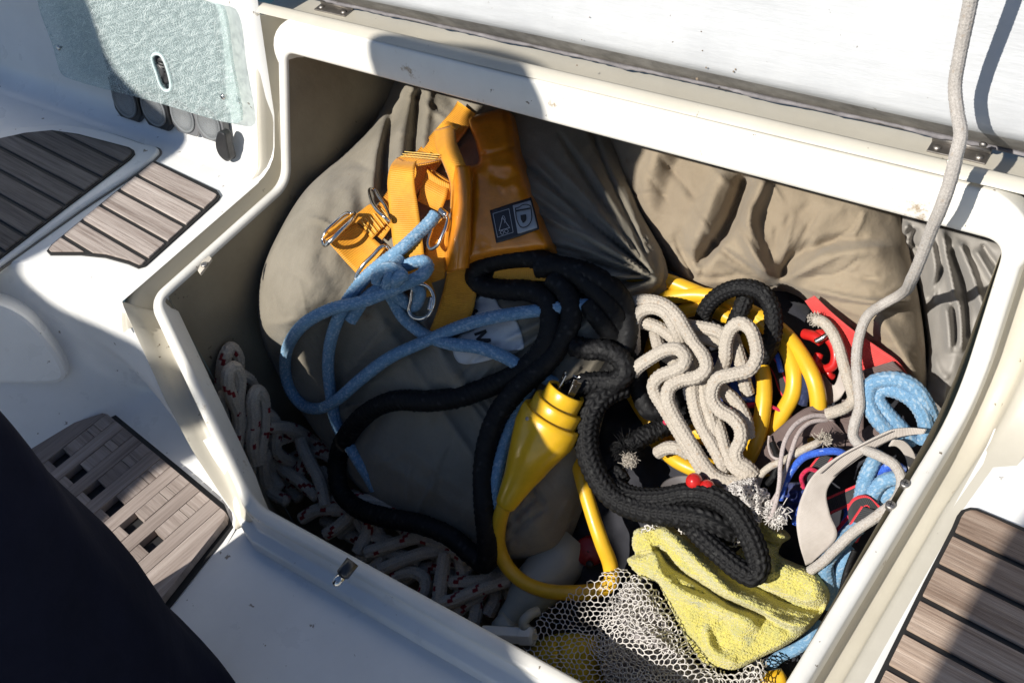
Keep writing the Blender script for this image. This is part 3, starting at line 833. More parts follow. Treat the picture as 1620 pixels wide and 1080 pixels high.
# strips run along e2, rows of blocks and holes between them
rows_c = [-4, -3, -2, -1, 0]
def band(lo1, hi1, lo2, hi2, name, h, uvd):
    P = G
    P = inset(P, .002)
    for a, c in ((e1, o0 @ e1 + lo1), (-e1, -(o0 @ e1 + hi1)), (e2, o0 @ e2 + lo2), (-e2, -(o0 @ e2 + hi2))):
        P = clip(P, a, c)
        if len(P) < 3: return
    area = .5 * abs(np.dot(P[:, 0], np.roll(P[:, 1], 1)) - np.dot(P[:, 1], np.roll(P[:, 0], 1)))
    if area < 2e-5: return
    V, f = prism(np.column_stack([P, np.full(len(P), grz)]), (0, 0, 1), .0002, h)
    q = np.array([e2, e1]) if uvd == 0 else np.array([e1, e2])
    uv = np.stack([V[:, :2] @ q[0], V[:, :2] @ q[1]], 1)
    mesh(name, V, f, GTEAK, grate, uv=uv, smooth=False, bevel=.0006)
g = .0004
for r in range(-5, 2):
    c = r * pit_
    if r <= 0:
        # row of blocks with holes; block rows near the top are filled
        y = -4 * .0455
        for q in range(-4, 9):
            lo = q * .0455
            band(c - hz / 2 + g, c + hz / 2 - g, lo + hz * .52, lo + .0455 - hz * .52 if q < 0 else lo + .0455 - .0004, 'block', .0105 + rg.uniform(-.0004, .0004), 1)
            if q > 0: band(c - hz / 2 + g, c + hz / 2 - g, lo + .0002, lo + hz * .5, 'block', .0105 + rg.uniform(-.0004, .0004), 1)
        band(c + hz / 2 + g, c + pit_ - hz / 2 - g, -1, 1, 'slat', .0108 + rg.uniform(-.0003, .0003), 0)
    else:
        band(c - hz / 2 + g, c + .2, -1, 1, 'slat', .0108, 0)
band(-1, -5 * pit_ - hz / 2 - g, -1, 1, 'slat', .0108, 0)

# ------------------------------------------------------------------ instruments under the clear cover
pw = lambda px, py, d=0.0: at_plane(px, py, PW + NW * d, NW)
panel = thing('engine_panel', 'engine instrument panel with round gauges under a scratched clear cover', 'instrument panel', pw(250, 100))
DARKP = plain('slate panel', (.10, .115, .125), .5)
P = np.array([pw(*q, .001) for q in catmull([(135, -30), (335, 5), (341, 20), (352, 150), (347, 168), (338, 170), (200, 145), (188, 138), (150, 20)], 5, True)])
mesh('backing_plate', *prism(P, NW, 0, .006), DARKP, panel, smooth=False, bevel=.001)
GREYP = plain('grey gauge case', (.16, .16, .165), .35, 0, .2)
gauges = [((212, 163), BLKP), ((258, 176), BLKP), ((304, 187), GREYP), ((345, 198), GREYP)]
for k, ((px, py), mt) in enumerate(gauges):
    c = pw(px - 4, py - 8, .0)
    s = .0275 if k < 2 else .0255
    ax = axes_from(NW)
    body = [c + ax[0] * a * s + ax[1] * b_ * s for a, b_ in ((-1, -.6), (-.7, -1), (.7, -1), (1, -.6), (1, 1), (-1, 1))]
    gz = mesh('gauge', *prism(np.array(body), NW, 0, .011), mt, panel, smooth=False, bevel=.002)
    V, f = lathe([(.0105, s * .86), (.013, s * .86), (.0135, s * .80), (.0125, s * .76)], c, NW, 32)
    mesh('gauge_bezel', V, f, plain('grey bezel', (.20, .21, .215), .35) if k == 0 else bpy.data.materials['grey bezel'], gz)
    V, f = lathe([(.0126, s * .76), (.0132, s * .5), (.0135, .0005)], c, NW, 32, True, True)
    mesh('gauge_glass', V, f, GLASS, gz)
    V, f = lathe([(.0112, s * .80), (.0115, s * .01)], c, NW, 32, False, True)
    mesh('gauge_dial', V, f, plain('gauge dial', (.03, .032, .035), .5) if k == 0 else bpy.data.materials['gauge dial'], gz)
    a = rg.uniform(.5, 2.5); dr = ax[0] * math.cos(a) + ax[1] * math.sin(a)
    V, f = box_arrays(c + NW * .0119 + dr * s * .25, np.array([dr, np.cross(NW, dr), NW]), (s * .38, .0008, .0002))
    mesh('needle', V, f, REDP if k == 2 else WPL, gz, smooth=False)
# stop lever
LV = catmull([(357, 203), (352, 215), (352, 228), (358, 242), (370, 251), (374, 248), (372, 236), (369, 222), (366, 207)], 5, True)
mesh('stop_lever', *prism(np.array([pw(*q, .012) for q in LV]), NW, 0, .012), BLKP, panel, smooth=False, bevel=.002)
# key switch seen through the slot
c = pw(257, 110, .006)
ks = mesh('key_switch', *lathe([(0, .018), (.003, .018), (.004, .015), (.004, .009), (.006, .0085), (.0065, .006)], c, NW, 28), plain('dark switch', (.05, .05, .052), .4), panel)
for k in range(4):
    q = pw(254 + k * 1.5, 96 + k * 5, .007); ax = axes_from(NW)
    mesh('rib', *box_arrays(q, ax, (.007, .0008, .0045)), BLKP, ks, smooth=False)
# clear cover with slot
dcov = .0165
O = catmull([(62, -14), (200, -6), (342, 6), (352, 14), (366, 100), (381, 186), (379, 194), (370, 196), (240, 160), (108, 124), (97, 117), (84, 75)], 4, True)
Hs = catmull([(241, 90), (246, 85), (253, 86), (259, 93), (267, 115), (271, 136), (269, 143), (263, 144), (256, 138), (247, 113)], 4, True)
O = resample(np.vstack([O, O[:1]]), 8)[:-1]; Hs = resample(np.vstack([Hs, Hs[:1]]), 4)[:-1]
pts = np.vstack([O, Hs]); nO, nH = len(O), len(Hs)
ed = [(i, (i + 1) % nO) for i in range(nO)] + [(nO + i, nO + (i + 1) % nH) for i in range(nH)]
V2, E2, F2, *_ = delaunay_2d_cdt([Vector(q) for q in pts], ed, [], 1, 1e-4)
Q = np.array([[v.x, v.y] for v in V2]); F2 = [list(t) for t in F2]
cen = np.array([Q[t].mean(0) for t in F2]); keep = ~inside(cen, Hs); F2 = [t for t, k_ in zip(F2, keep) if k_]
A = np.array([pw(*q, dcov) for q in Q]); B = A - NW * .004
a_, b_, c_ = A[F2[0]]
if np.cross(b_ - a_, c_ - a_) @ NW < 0: F2 = [t[::-1] for t in F2]
N = len(Q); cnt = {(t[i], t[(i + 1) % 3]) for t in F2 for i in range(3)}
side = [[b1, a1, a1 + N, b1 + N] for a1, b1 in cnt if (b1, a1) not in cnt]
uv = Q / 300.
cover = mesh('clear_cover', np.vstack([A, B]), F2 + [[i + N for i in t[::-1]] for t in F2] + side, ACRYL, panel, uv=np.vstack([uv, uv]), smooth=False)
ring = np.vstack([Hs, Hs[:1]])
mesh('slot_edge', *tube_arrays(np.array([pw(*q, dcov - .002) for q in ring]), .0024, 8, .002)[:2], plain('frosted edge', (.62, .74, .73), .4), cover)
for px, py in ((93, 76), (353, 153)):
    c = pw(px, py, dcov)
    mesh('screw', *lathe([(-.006, .0018), (0, .0018), (0, .0040), (.0012, .0038), (.0022, .0026), (.0024, .001)], c, NW, 16), STEEL, cover)
# moulded boss on the riser, far left
Bo = catmull([(-120, 462), (-10, 474), (40, 496), (74, 530), (100, 568), (107, 590), (98, 601), (66, 604), (0, 604), (-120, 620)], 5, True)
Bq = np.array([at_plane(*q, (-1.085, .33, -.09), unit((.7, -.65, .35))) for q in Bo]); nB = unit((.7, -.65, .35))
mesh('moulded_boss', *prism(Bq, nB, -.03, .008), GEL, moulding, smooth=False, bevel=.006)
# ------------------------------------------------------------------ navy fabric close to the camera
def navy():
    axis0 = np.array([-.684, .032]); nvv = 72
    zs = np.linspace(-.2, .275, 50); V = []
    for z in zs:
        r0 = 1.03 * (.1303 - .0249 * (z + .2) / .8)
        for j in range(nvv):
            a = 2 * math.pi * j / nvv
            r = r0 * (1 + .008 * math.sin(a * 5 + z * 9 + 1.3 * math.sin(z * 7)) + .010 * math.sin(a * 11 - z * 17)) + .0025 * math.sin(z * 30 + 2 * math.sin(a * 2))
            V.append([axis0[0] + NV[0] + r * math.cos(a), axis0[1] + NV[1] + r * math.sin(a), z])
    f = grid_faces(len(zs), nvv, True).tolist(); f.append([(len(zs) - 1) * nvv + j for j in range(nvv)])
    o = mesh('draped_fabric', V, f, NAVY)
    tag(o, 'dark navy fabric with soft folds hanging in front of the wooden grating', 'fabric')
NV = np.array([0., 0.])
navy()
# ------------------------------------------------------------------ unseen canvas gobos, cut to shadow outlines and added to cast shade
def gobo(poly, label, poles, z=.85):
    Q = catmull(poly, 5, True)
    c = Q.mean(0)
    aw = thing('canvas_gobo', label, 'gobo', (c[0], c[1], -.2))
    V, f = prism(np.column_stack([Q, np.full(len(Q), z)]), (0, 0, 1), 0, .004)
    mesh('canvas', V, f, CANVAS, aw, smooth=False)
    for x, y in poles:
        mesh('pole', *lathe([(0, .011), (z + .2, .011)], (x, y, -.2), (0, 0, 1), 12), STEEL, aw)
gobo([(-2.6, -.05), (-1.733, -.069), (-1.442, -.057), (-1.429, -.199), (-1.343, -.275), (-1.346, -.35), (-1.348, -.417), (-1.352, -.513), (-1.375, -.585), (-1.345, -.622), (-1.27, -.622), (-1.186, -.619), (-1.127, -.645), (-1.107, -.683), (-1.15, -.75), (-1.208, -.832), (-1.21, -.934), (-1.22, -1.0), (-1.3, -1.15), (-2.6, -1.3), (-2.8, -.8)],
       'navy canvas awning added to shade the helm deck, outside the picture to the left', [(-1.95, -1.2)])
gobo([(-1.077, -.964), (-1.068, -.903), (-1.048, -.83), (-1.060, -.766), (-1.092, -.689), (-1.118, -.62), (-1.100, -.56), (-1.062, -.512), (-1.027, -.47), (-.994, -.434), (-.955, -.39), (-.928, -.37), (-.897, -.345), (-.874, -.293), (-.873, -.245), (-.889, -.193), (-.930, -.150), (-.968, -.115), (-.973, -.074), (-.965, -.032), (-.915, -.012), (-.831, -.001), (-.772, -.016), (-.752, -.07), (-.765, -.12), (-.768, -.17), (-.712, -.245), (-.708, -.324), (-.738, -.395), (-.765, -.462), (-.764, -.504), (-.772, -.557), (-.780, -.615), (-.765, -.66), (-.728, -.727), (-.707, -.78), (-.662, -.82), (-.624, -.845), (-.600, -.89), (-.70, -1.1), (-.9, -1.25), (-1.083, -1.229)],
       'navy canvas awning shaped to cast the shadow of a person, outside the picture', [(-.9, -1.2)])
gobo([(-.20, -.20), (-.262, -.31), (-.283, -.391), (-.290, -.455), (-.293, -.492), (-.297, -.548), (-.31, -.9), (.2, -.95), (.7, -.8), (.7, -.2), (.2, -.12)],
       'navy canvas awning added to shade the side seat, outside the picture to the right', [(.65, -.75)])
# ------------------------------------------------------------------ bags
rs = np.random.RandomState(11)
def gather(cx, cy, a0, a1, k, r0, r1, w, amp, seed):
    """folds that radiate from a drawn-in neck"""
    g_ = np.random.RandomState(seed); out = []
    for i in range(k):
        a = math.radians(a0 + (a1 - a0) * (i + g_.uniform(.2, .8)) / k)
        b = a + g_.uniform(-.10, .10); r = r1 * g_.uniform(.6, 1.0)
        p0 = (cx + r0 * math.cos(a), cy + r0 * math.sin(a)); p1 = (cx + r * .5 * math.cos((a + b) / 2), cy + r * .5 * math.sin((a + b) / 2) + g_.uniform(-4, 4)); p2 = (cx + r * math.cos(b), cy + r * math.sin(b))
        out.append(([p0, p1, p2], w * g_.uniform(.6, 1.2), w * g_.uniform(.5, 1.3), amp * g_.choice((1, -1.2)) * g_.uniform(.6, 1.2), (.3, 0)))
    return out
B1 = [(628, 60), (760, 60), (880, 90), (960, 200), (1010, 330), (1045, 400), (1048, 445), (1015, 480), (985, 540), (955, 620), (930, 720), (912, 800), (880, 868), (820, 884), (750, 872), (690, 850), (620, 812), (560, 764), (520, 712), (482, 660), (446, 603), (420, 552), (408, 492), (414, 432), (440, 370), (482, 302), (540, 248), (588, 200), (612, 150)]
rid1 = [
    ([(604, 190), (592, 260), (588, 330)], 9, 13, .016, (.2, 0)), ([(618, 180), (608, 250), (606, 320)], 7, 7, -.020, (.2, 0)),
    ([(648, 140), (634, 210), (630, 280)], 12, 10, .016, (.3, 0)), ([(662, 150), (656, 215), (650, 270)], 9, 7, -.022, (.3, 0)),
    ([(676, 140), (672, 200), (664, 250)], 10, 12, .015, (.3, 0)), ([(700, 130), (720, 165), (735, 190)], 14, 14, -.010),
    ([(565, 260), (552, 330), (540, 400)], 18, 18, .006), ([(540, 300), (520, 370), (512, 440)], 14, 18, -.005),
    ([(585, 480), (640, 560), (690, 640), (760, 740)], 8, 12, .010), ([(650, 480), (700, 560), (740, 610)], 6, 9, .009), ([(600, 500), (660, 600), (720, 700)], 12, 8, -.005),
    ([(690, 560), (770, 660), (850, 770)], 5, 14, .011), ([(720, 600), (800, 700), (860, 800)], 5, 6, -.009),
    ([(560, 690), (660, 760), (790, 830)], 24, 14, .006), ([(540, 660), (640, 735), (760, 800)], 10, 10, -.004),
    ([(640, 700), (720, 770), (820, 830)], 9, 9, .004), ([(500, 560), (560, 640), (620, 700)], 14, 14, -.004),
] + gather(1040, 440, 150, 262, 22, 12, 330, 5, .010, 3) + gather(1040, 440, 175, 255, 16, 10, 190, 3.6, .009, 9)
N1F = shepard([(414, 432, .166), (440, 370, .166), (480, 300, .153), (560, 230, .095), (640, 60, -.01), (650, 150, .035), (408, 492, .146), (445, 603, .050), (482, 660, .020), (520, 712, .008), (690, 850, .0), (880, 868, .015), (940, 680, .04), (1000, 480, .06), (1045, 420, .075), (950, 200, .05), (760, 60, -.01), (700, 500, .055), (620, 400, .11), (700, 300, .085), (800, 700, .02)])
def creases(o, k, seed, ang, spread, L, w, amp):
    g_ = np.random.RandomState(seed); lo = np.array(o).min(0); hi = np.array(o).max(0); out = []
    while len(out) < k:
        c = lo + (hi - lo) * g_.rand(2)
        if not inside(c[None], np.array(o, float))[0]: continue
        a = math.radians(ang(c) + g_.randn() * spread); l = L * g_.uniform(.5, 1.3); d = np.array([math.cos(a), math.sin(a)]); n_ = np.array([-d[1], d[0]])
        out.append(([c - d * l / 2, c + n_ * g_.randn() * l * .06, c + d * l / 2], w * g_.uniform(.6, 1.3), w * g_.uniform(.8, 2.4), amp * g_.choice((1, -1)) * g_.uniform(.5, 1.2)))
    return out
rid1 += creases(B1, 60, 21, lambda c: math.degrees(math.atan2(440 - c[1], 1040 - c[0])), 20, 90, 3.4, .0044)
rid1 += [([(720, 585), (790, 680), (872, 800)], 1.8, 1.8, .0024), ([(730, 578), (800, 672), (884, 792)], 1.8, 1.8, .0024), ([(470, 430), (500, 540), (560, 640), (650, 720)], 1.6, 1.6, .002), ([(760, 540), (830, 590), (900, 640)], 2, 2, .002)]
bag1 = Patch(B1, n0=N1F, amp=.066, w=125, ridges=rid1, noise=((60, .004, 1), (24, .0016, 2), (11, .0005, 12)), power=.5)
B2 = [(868, 60), (1040, 120), (1250, 200), (1400, 270), (1432, 360), (1446, 430), (1458, 500), (1464, 560), (1462, 616), (1430, 604), (1390, 578), (1340, 536), (1290, 490), (1250, 460), (1226, 452), (1196, 456), (1150, 462), (1110, 462), (1078, 444), (1046, 408), (1010, 362), (978, 316), (944, 262), (905, 190)]
rid2 = [
    ([(1178, 290), (1150, 360), (1108, 412)], 9, 12, -.042, (.4, .1)), ([(1205, 290), (1184, 350), (1196, 400), (1222, 440)], 12, 14, .030, (.4, .2)),
    ([(1140, 280), (1112, 350), (1092, 400)], 16, 14, .016, (.4, 0)), ([(1085, 230), (1060, 290), (1050, 340)], 16, 14, -.010, (.4, 0)),
    ([(1040, 240), (1020, 300), (1030, 360), (1060, 410)], 18, 14, .013, (.4, 0)), ([(1000, 320), (1012, 350), (1030, 372)], 5, 5, -.016),
    ([(1225, 442), (1250, 410), (1290, 390), (1350, 376)], 10, 7, -.013, (.4, 0)), ([(1240, 450), (1290, 412), (1360, 396), (1430, 392)], 10, 16, .012, (.4, 0)),
    ([(1236, 452), (1300, 462), (1370, 476), (1440, 478)], 5, 12, .010, (.4, .3)), ([(1240, 456), (1310, 474), (1400, 486), (1446, 484)], 4, 4, -.008, (.4, .3)),
    ([(1245, 440), (1310, 440), (1400, 436)], 12, 10, -.005), ([(1280, 360), (1340, 320), (1400, 300)], 18, 18, .006), ([(1215, 420), (1230, 370), (1290, 320)], 10, 14, -.008),
    ([(1380, 500), (1420, 540), (1455, 590)], 14, 14, .006),
] + gather(1228, 448, 190, 340, 12, 8, 150, 6, .006, 5) + gather(1100, 456, 200, 300, 9, 6, 110, 5, .006, 15)
rid2 += creases(B2, 46, 33, lambda c: math.degrees(math.atan2(450 - c[1], 1220 - c[0])), 24, 80, 3.2, .0042)
rid2 += [([(1432, 470), (1380, 478), (1300, 474), (1250, 462)], 1.6, 1.6, .0022), ([(1186, 250), (1190, 330), (1206, 420)], 1.6, 1.6, .002)]
bag2 = Patch(B2, n0=.005, amp=.082, w=95, ridges=rid2, noise=((70, .005, 4), (22, .0015, 6), (10, .0004, 16)), power=.55)
B3 = [(1404, 300), (1500, 330), (1640, 380), (1640, 440), (1580, 520), (1540, 600), (1500, 660), (1470, 640), (1462, 600), (1468, 560), (1462, 500), (1450, 440), (1428, 392), (1412, 352)]
rid3 = [([(1488, 360), (1500, 420), (1512, 480)], 8, 5, .024), ([(1470, 370), (1480, 430), (1474, 480)], 5, 8, .020), ([(1520, 390), (1540, 440), (1560, 500)], 6, 9, .022, (.3, .3)), ([(1505, 400), (1525, 460), (1530, 530)], 6, 6, -.020, (.3, .3)),
        ([(1495, 480), (1500, 520), (1502, 560)], 7, 6, .018), ([(1516, 470), (1522, 520), (1518, 560)], 6, 7, .016), ([(1508, 480), (1512, 520), (1512, 548)], 4, 4, -.018), ([(1545, 400), (1570, 440), (1590, 470)], 5, 5, .014, (.3, .3)), ([(1556, 390), (1580, 425), (1600, 450)], 4, 4, -.014, (.3, .3)),
        ([(1438, 352), (1426, 376), (1440, 388)], 5, 7, .022), ([(1450, 360), (1444, 385), (1460, 396)], 4, 4, -.018), ([(1466, 480), (1484, 440), (1492, 420)], 5, 5, -.018), ([(1474, 560), (1488, 590), (1500, 600)], 7, 7, .010)]
bag3 = Patch(B3, n0=-.012, amp=.05, w=55, ridges=rid3, noise=((26, .004, 8),), power=.6)
PATCH += [bag1, bag2, bag3]
o = patch_mesh('sail_bag', bag1, BAG1, step=4.0); tag(o, 'big grey green canvas sail bag lying under the orange harness and plug', 'bag')
sbag1 = o
o = patch_mesh('sail_bag', bag2, BAG2, step=4.2); tag(o, 'tan canvas sail bag with sunlit folds under the back edge of the locker', 'bag')
o = patch_mesh('coated_cloth', bag3, BAG3, step=3.2); tag(o, 'crumpled shiny grey cloth squeezed in the far right corner of the locker', 'cloth')
# dark cloth that fills the heap below the ropes
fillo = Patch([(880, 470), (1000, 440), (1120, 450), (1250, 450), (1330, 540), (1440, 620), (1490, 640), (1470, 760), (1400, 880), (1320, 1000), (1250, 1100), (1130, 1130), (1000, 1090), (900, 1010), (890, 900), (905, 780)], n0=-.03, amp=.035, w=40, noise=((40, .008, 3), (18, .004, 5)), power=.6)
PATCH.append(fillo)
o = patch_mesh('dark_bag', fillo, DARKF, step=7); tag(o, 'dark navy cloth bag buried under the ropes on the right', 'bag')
# cord lock tape at the neck of the first bag
t = Patch([(1002, 388), (1016, 386), (1040, 412), (1046, 430), (1026, 436), (1012, 426)], n0=.050, amp=.004, w=10, noise=())
mesh_o = patch_mesh('draw_tape', t, SLATE, sbag1, step=4, thick=.002)
t = Patch([(1030, 430), (1060, 428), (1085, 446), (1060, 452), (1036, 446)], n0=.03, amp=.006, w=12)
patch_mesh('draw_tape', t, SLATE, sbag1, step=4, thick=.002)
# white name label
lab = [(716, 548), (730, 528), (752, 520), (752, 470), (782, 471), (790, 486), (804, 492), (818, 510), (828, 552), (816, 553), (800, 557), (778, 568), (726, 574)]
class On(Patch):
    def __init__(s, o, dn, **k): super().__init__(o, **k); s.dn = dn
    def n(s, P, ridges=True):
        P = np.asarray(P, float).reshape(-1, 2); v = bag1.n(P)[0]; return v + s.dn, inside(P, s.o)
lb = patch_mesh('name_label', On(lab, .0022, per=4), PRINTW, sbag1, step=4, thick=.0012)
def zq(x, y): return (680 + x / 7.717, 460 + y / 7.714)
def stroke(name, pts, w, mat, parent, surf, dn, per=0):
    """flat printed stroke of width w px on a patch"""
    Q = np.array(pts, float)
    if per: Q = catmull(Q, per)
    Q = resample(Q, 1.5); T = np.gradient(Q, axis=0); T /= np.linalg.norm(T, axis=1)[:, None] + 1e-9
    Nn = np.stack([-T[:, 1], T[:, 0]], 1); P = np.stack([Q - Nn * w / 2, Q + Nn * w / 2], 1).reshape(-1, 2)
    W_ = surf(P, dn)
    f = grid_faces(len(Q), 2)
    a, b, c = W_[f[0][0]], W_[f[0][1]], W_[f[0][2]]
    if np.cross(b - a, c - a) @ NB < 0: f = f[:, ::-1]
    return W_, f
def on_bag(P, dn): return pn(P[:, 0], P[:, 1], bag1.n(P)[0] + dn)
arr = [stroke('', [zq(545, 535), zq(690, 485)], 4.6, None, None, on_bag, .0030)]
arr += [stroke('', [zq(690, 490), zq(572, 600)], 4.6, None, None, on_bag, .0032)]
arr += [stroke('', [zq(572, 598), zq(742, 598)], 4.6, None, None, on_bag, .0034)]
arr += [stroke('', [zq(742, 598), zq(612, 655)], 4.6, None, None, on_bag, .0036)]
V, f, *_ = join(arr); o = mesh('letter', V, f, INK, lb)
arr = [stroke('', [zq(520, 290), zq(560, 235), zq(580, 262)], 5, None, None, on_bag, .0032), stroke('', [zq(548, 352), zq(590, 338), zq(618, 352)], 3.6, None, None, on_bag, .0034)]
V, f, *_ = join(arr); o = mesh('letter', V, f, INK, lb)

# ------------------------------------------------------------------ ropes
def px2m(d): return d * 1.16 / F
BR_THIN = lambda R: (10, R * .78, .16, .9)
def flecks(density, seed, ncol, pitch):
    def fn(U, S):
        col = np.floor(U * ncol); pick = np.floor(S / pitch)
        h = np.sin(np.floor(S / (pitch * 9.0)) * 12.9 + np.floor(col / 3) * 78.2 + seed) * 43758.5
        h = h - np.floor(h); r = (pick + col * 2 + np.floor(seed * 7)) % 14
        return ((h < density * 3.2) & (r < 3)).astype(float)
    return fn
def specks(density, seed, ncol, pitch):
    def fn(U, S):
        h = np.sin(np.floor(U * ncol * 2) * 12.9 + np.floor(S / pitch * 1.0) * 78.2 + seed) * 43758.5
        h = h - np.floor(h); return (h < density).astype(float)
    return fn
# --- pile of white rope with red flecks, lower left
pile = thing('flecked_rope', 'tangled white rope with red flecks heaped in the dark front of the locker', 'rope', pn(600, 850, -.02))
zf = lambda pts, n: [(340 + x / 2.454, 560 + y / 2.454, n + dz) for x, y, dz in [(p + (0,))[:3] for p in pts]]
FL = [
    ([(20, 240), (26, 120), (36, 20), (62, -24), (88, 12), (86, 110), (112, 200), (170, 270), (215, 335)], .028), ([(116, 350), (110, 260), (80, 200), (50, 120), (54, 66), (76, 52), (94, 92), (88, 190), (94, 270), (84, 370)], .036),
    ([(150, 520), (138, 420), (105, 300), (60, 195), (34, 160), (24, 200), (50, 280), (90, 340), (124, 400), (205, 455)], .026), ([(165, 425), (184, 330), (192, 240), (184, 165), (164, 142), (148, 176), (152, 260), (142, 340), (160, 430)], .034),
    ([(350, 318), (300, 318), (240, 340), (195, 395), (190, 470), (220, 535), (280, 570)], .034), ([(230, 370), (250, 430), (330, 495), (400, 555)], .028),
    ([(325, 300), (340, 360), (372, 425), (410, 500), (430, 590)], .036), ([(335, 640), (400, 604), (470, 604), (530, 612), (480, 668), (430, 700)], .030),
    ([(590, 772), (690, 738), (790, 712), (870, 735), (920, 745)], .032), ([(540, 560), (600, 570), (700, 585), (790, 622), (860, 650)], .036),
    ([(640, 838), (740, 795), (840, 765), (940, 768), (980, 800)], .030), ([(690, 866), (760, 846), (815, 868), (815, 920), (770, 960), (700, 950)], .022),
    ([(895, 770), (880, 860), (868, 960)], .036), ([(945, 770), (962, 860), (950, 940), (925, 1020)], .018), ([(915, 885), (1000, 886), (1060, 880), (1150, 870)], .026),
    ([(850, 968), (920, 958), (1040, 908), (1150, 872)], .036), ([(1000, 920), (1015, 980), (1000, 1060), (970, 1120)], .020), ([(610, 660), (645, 720), (640, 800), (600, 850)], .020),
    ([(590, 640), (592, 690), (555, 770)], .030), ([(60, 180), (20, 260), (40, 360), (90, 470)], .004), ([(150, 200), (230, 260), (240, 380), (330, 430)], .012), ([(110, 240), (170, 330), (220, 430), (330, 560)], .002),
    ([(260, 430), (360, 380), (450, 400), (500, 470)], .010), ([(410, 450), (480, 520), (560, 560)], .014), ([(420, 640), (520, 700), (640, 760), (760, 800)], .004), ([(480, 700), (560, 640), (680, 640), (760, 700)], .012),
    ([(700, 900), (820, 830), (900, 840), (1000, 960)], .006), ([(780, 690), (860, 780), (1000, 830)], .012), ([(980, 780), (1060, 840), (1090, 940), (1060, 1010)], .012), ([(1040, 830), (1110, 860), (1150, 940)], .004),
    ([(80, 330), (120, 400), (200, 450), (250, 520)], .030), ([(280, 300), (330, 330), (350, 400), (330, 470)], .020),
    ([(460, 560), (540, 620), (600, 700), (680, 730)], .022), ([(560, 790), (640, 770), (720, 780), (790, 800)], .020), ([(1080, 850), (1030, 930), (950, 990), (900, 1060)], .024),
    ([(60, 60), (140, 110), (150, 200)], .008), ([(200, 280), (300, 290), (380, 340), (440, 400)], .006),
]
for k, (pts, n) in enumerate(FL):
    P = path(zf(pts, n - .012), on=False, ds=3); R = px2m(11.5)
    lim = -.882 + (k * 7 % 11) * .0042
    if P[:, 0].min() < lim:                                   # the rope climbs the end wall
        tt = np.where(P[:, 0] < lim, (lim - CAM[0]) / (P[:, 0] - CAM[0]), 1.0)
        P = CAM + (P - CAM) * smooth1(tt, 5)[:, None]
    V, f, uv, ti = tube_arrays(P, R, nv=40, ds=.0012, br=(10, R * .62, .2, .95), tintf=flecks(.10, k * 3.1, 10, R * .31), seed=k)
    mesh('strand', V, f, FLECK, pile, uv=uv, tint=ti)
# --- blue rope with its knot on the harness
blue = thing('blue_rope', 'long blue braided rope knotted on the orange harness and looping over the grey green bag', 'rope', pn(560, 560, .05))
RB = px2m(10.0)
def blue_strand(pts, R=RB, nm='strand', par=None, on=True, sm=3, mat=None, seed=0):
    P = path(pts, k=sm, on=on, ds=3)
    V, f, uv, ti = tube_arrays(P, R, nv=32, ds=.0014, br=(10, R * .66, .2, .95), tintf=specks(.16, seed, 20, R * .3), seed=seed)
    return mesh(nm, V, f, mat or BLUE, par or blue, uv=uv, tint=ti)
U = .012
blue_strand([(678, 420, .034), (669, 434, .040), (642, 448, .038), (607, 464, .034), (573, 477, .030), (551, 482, .026), (523, 489, .018), (480, 513, U), (456, 547, U), (451, 584, U), (459, 615, U), (480, 641, U), (505, 646, U), (533, 632, .018), (570, 600, U), (616, 566, U), (672, 540, U), (724, 518, .015), (770, 504, .017), (814, 496, U), (852, 491, U), (905, 484, .010), (940, 482, .006)], seed=1)
blue_strand([(690, 338, .030), (683, 348, .030), (664, 367, .026), (638, 391, .026), (611, 411, .026), (584, 433, .024), (562, 458, .016), (549, 477, .013), (536, 501, U), (523, 540, U), (519, 578, U), (523, 621, .008), (533, 671, .006), (552, 704, .007), (566, 728, .003), (580, 750, -.004), (594, 774, -.012)], seed=2)
blue_strand([(678, 424, .034), (672, 414, .030), (656, 415, .026), (640, 420, .022), (622, 414, .020), (606, 424, .022), (597, 440, .024), (612, 446, .030)], seed=3)
blue_strand([(598, 448, .034), (597, 434, .040), (607, 426, .044), (621, 424, .044), (632, 432, .040), (634, 446, .030)], seed=4)
blue_strand([(633, 408, .022), (622, 422, .034), (618, 436, .044), (612, 452, .034)], seed=5)
blue_strand([(642, 432, .044), (630, 440, .047), (622, 452, .030)], seed=6)
blue_strand([(612, 450, .026), (592, 462, .020), (576, 474, .016), (562, 495, .013), (554, 508, .013)], seed=7)
blue_strand([(622, 462, .018), (640, 476, .016), (655, 484, .018), (662, 474, .026), (664, 460, .028), (652, 448, .020)], seed=8)
blue_strand([(612, 458, .012), (622, 475, U), (638, 502, U), (672, 529, .009), (709, 543, U), (755, 549, U), (795, 563, U), (830, 583, .010), (870, 602, .004), (900, 616, -.01)], seed=9)
blue_strand([(840, 610, .006), (818, 648, .008), (806, 680, .010), (797, 705, .010), (789, 735, .010), (783, 775, .008), (790, 820, .004)], seed=10)

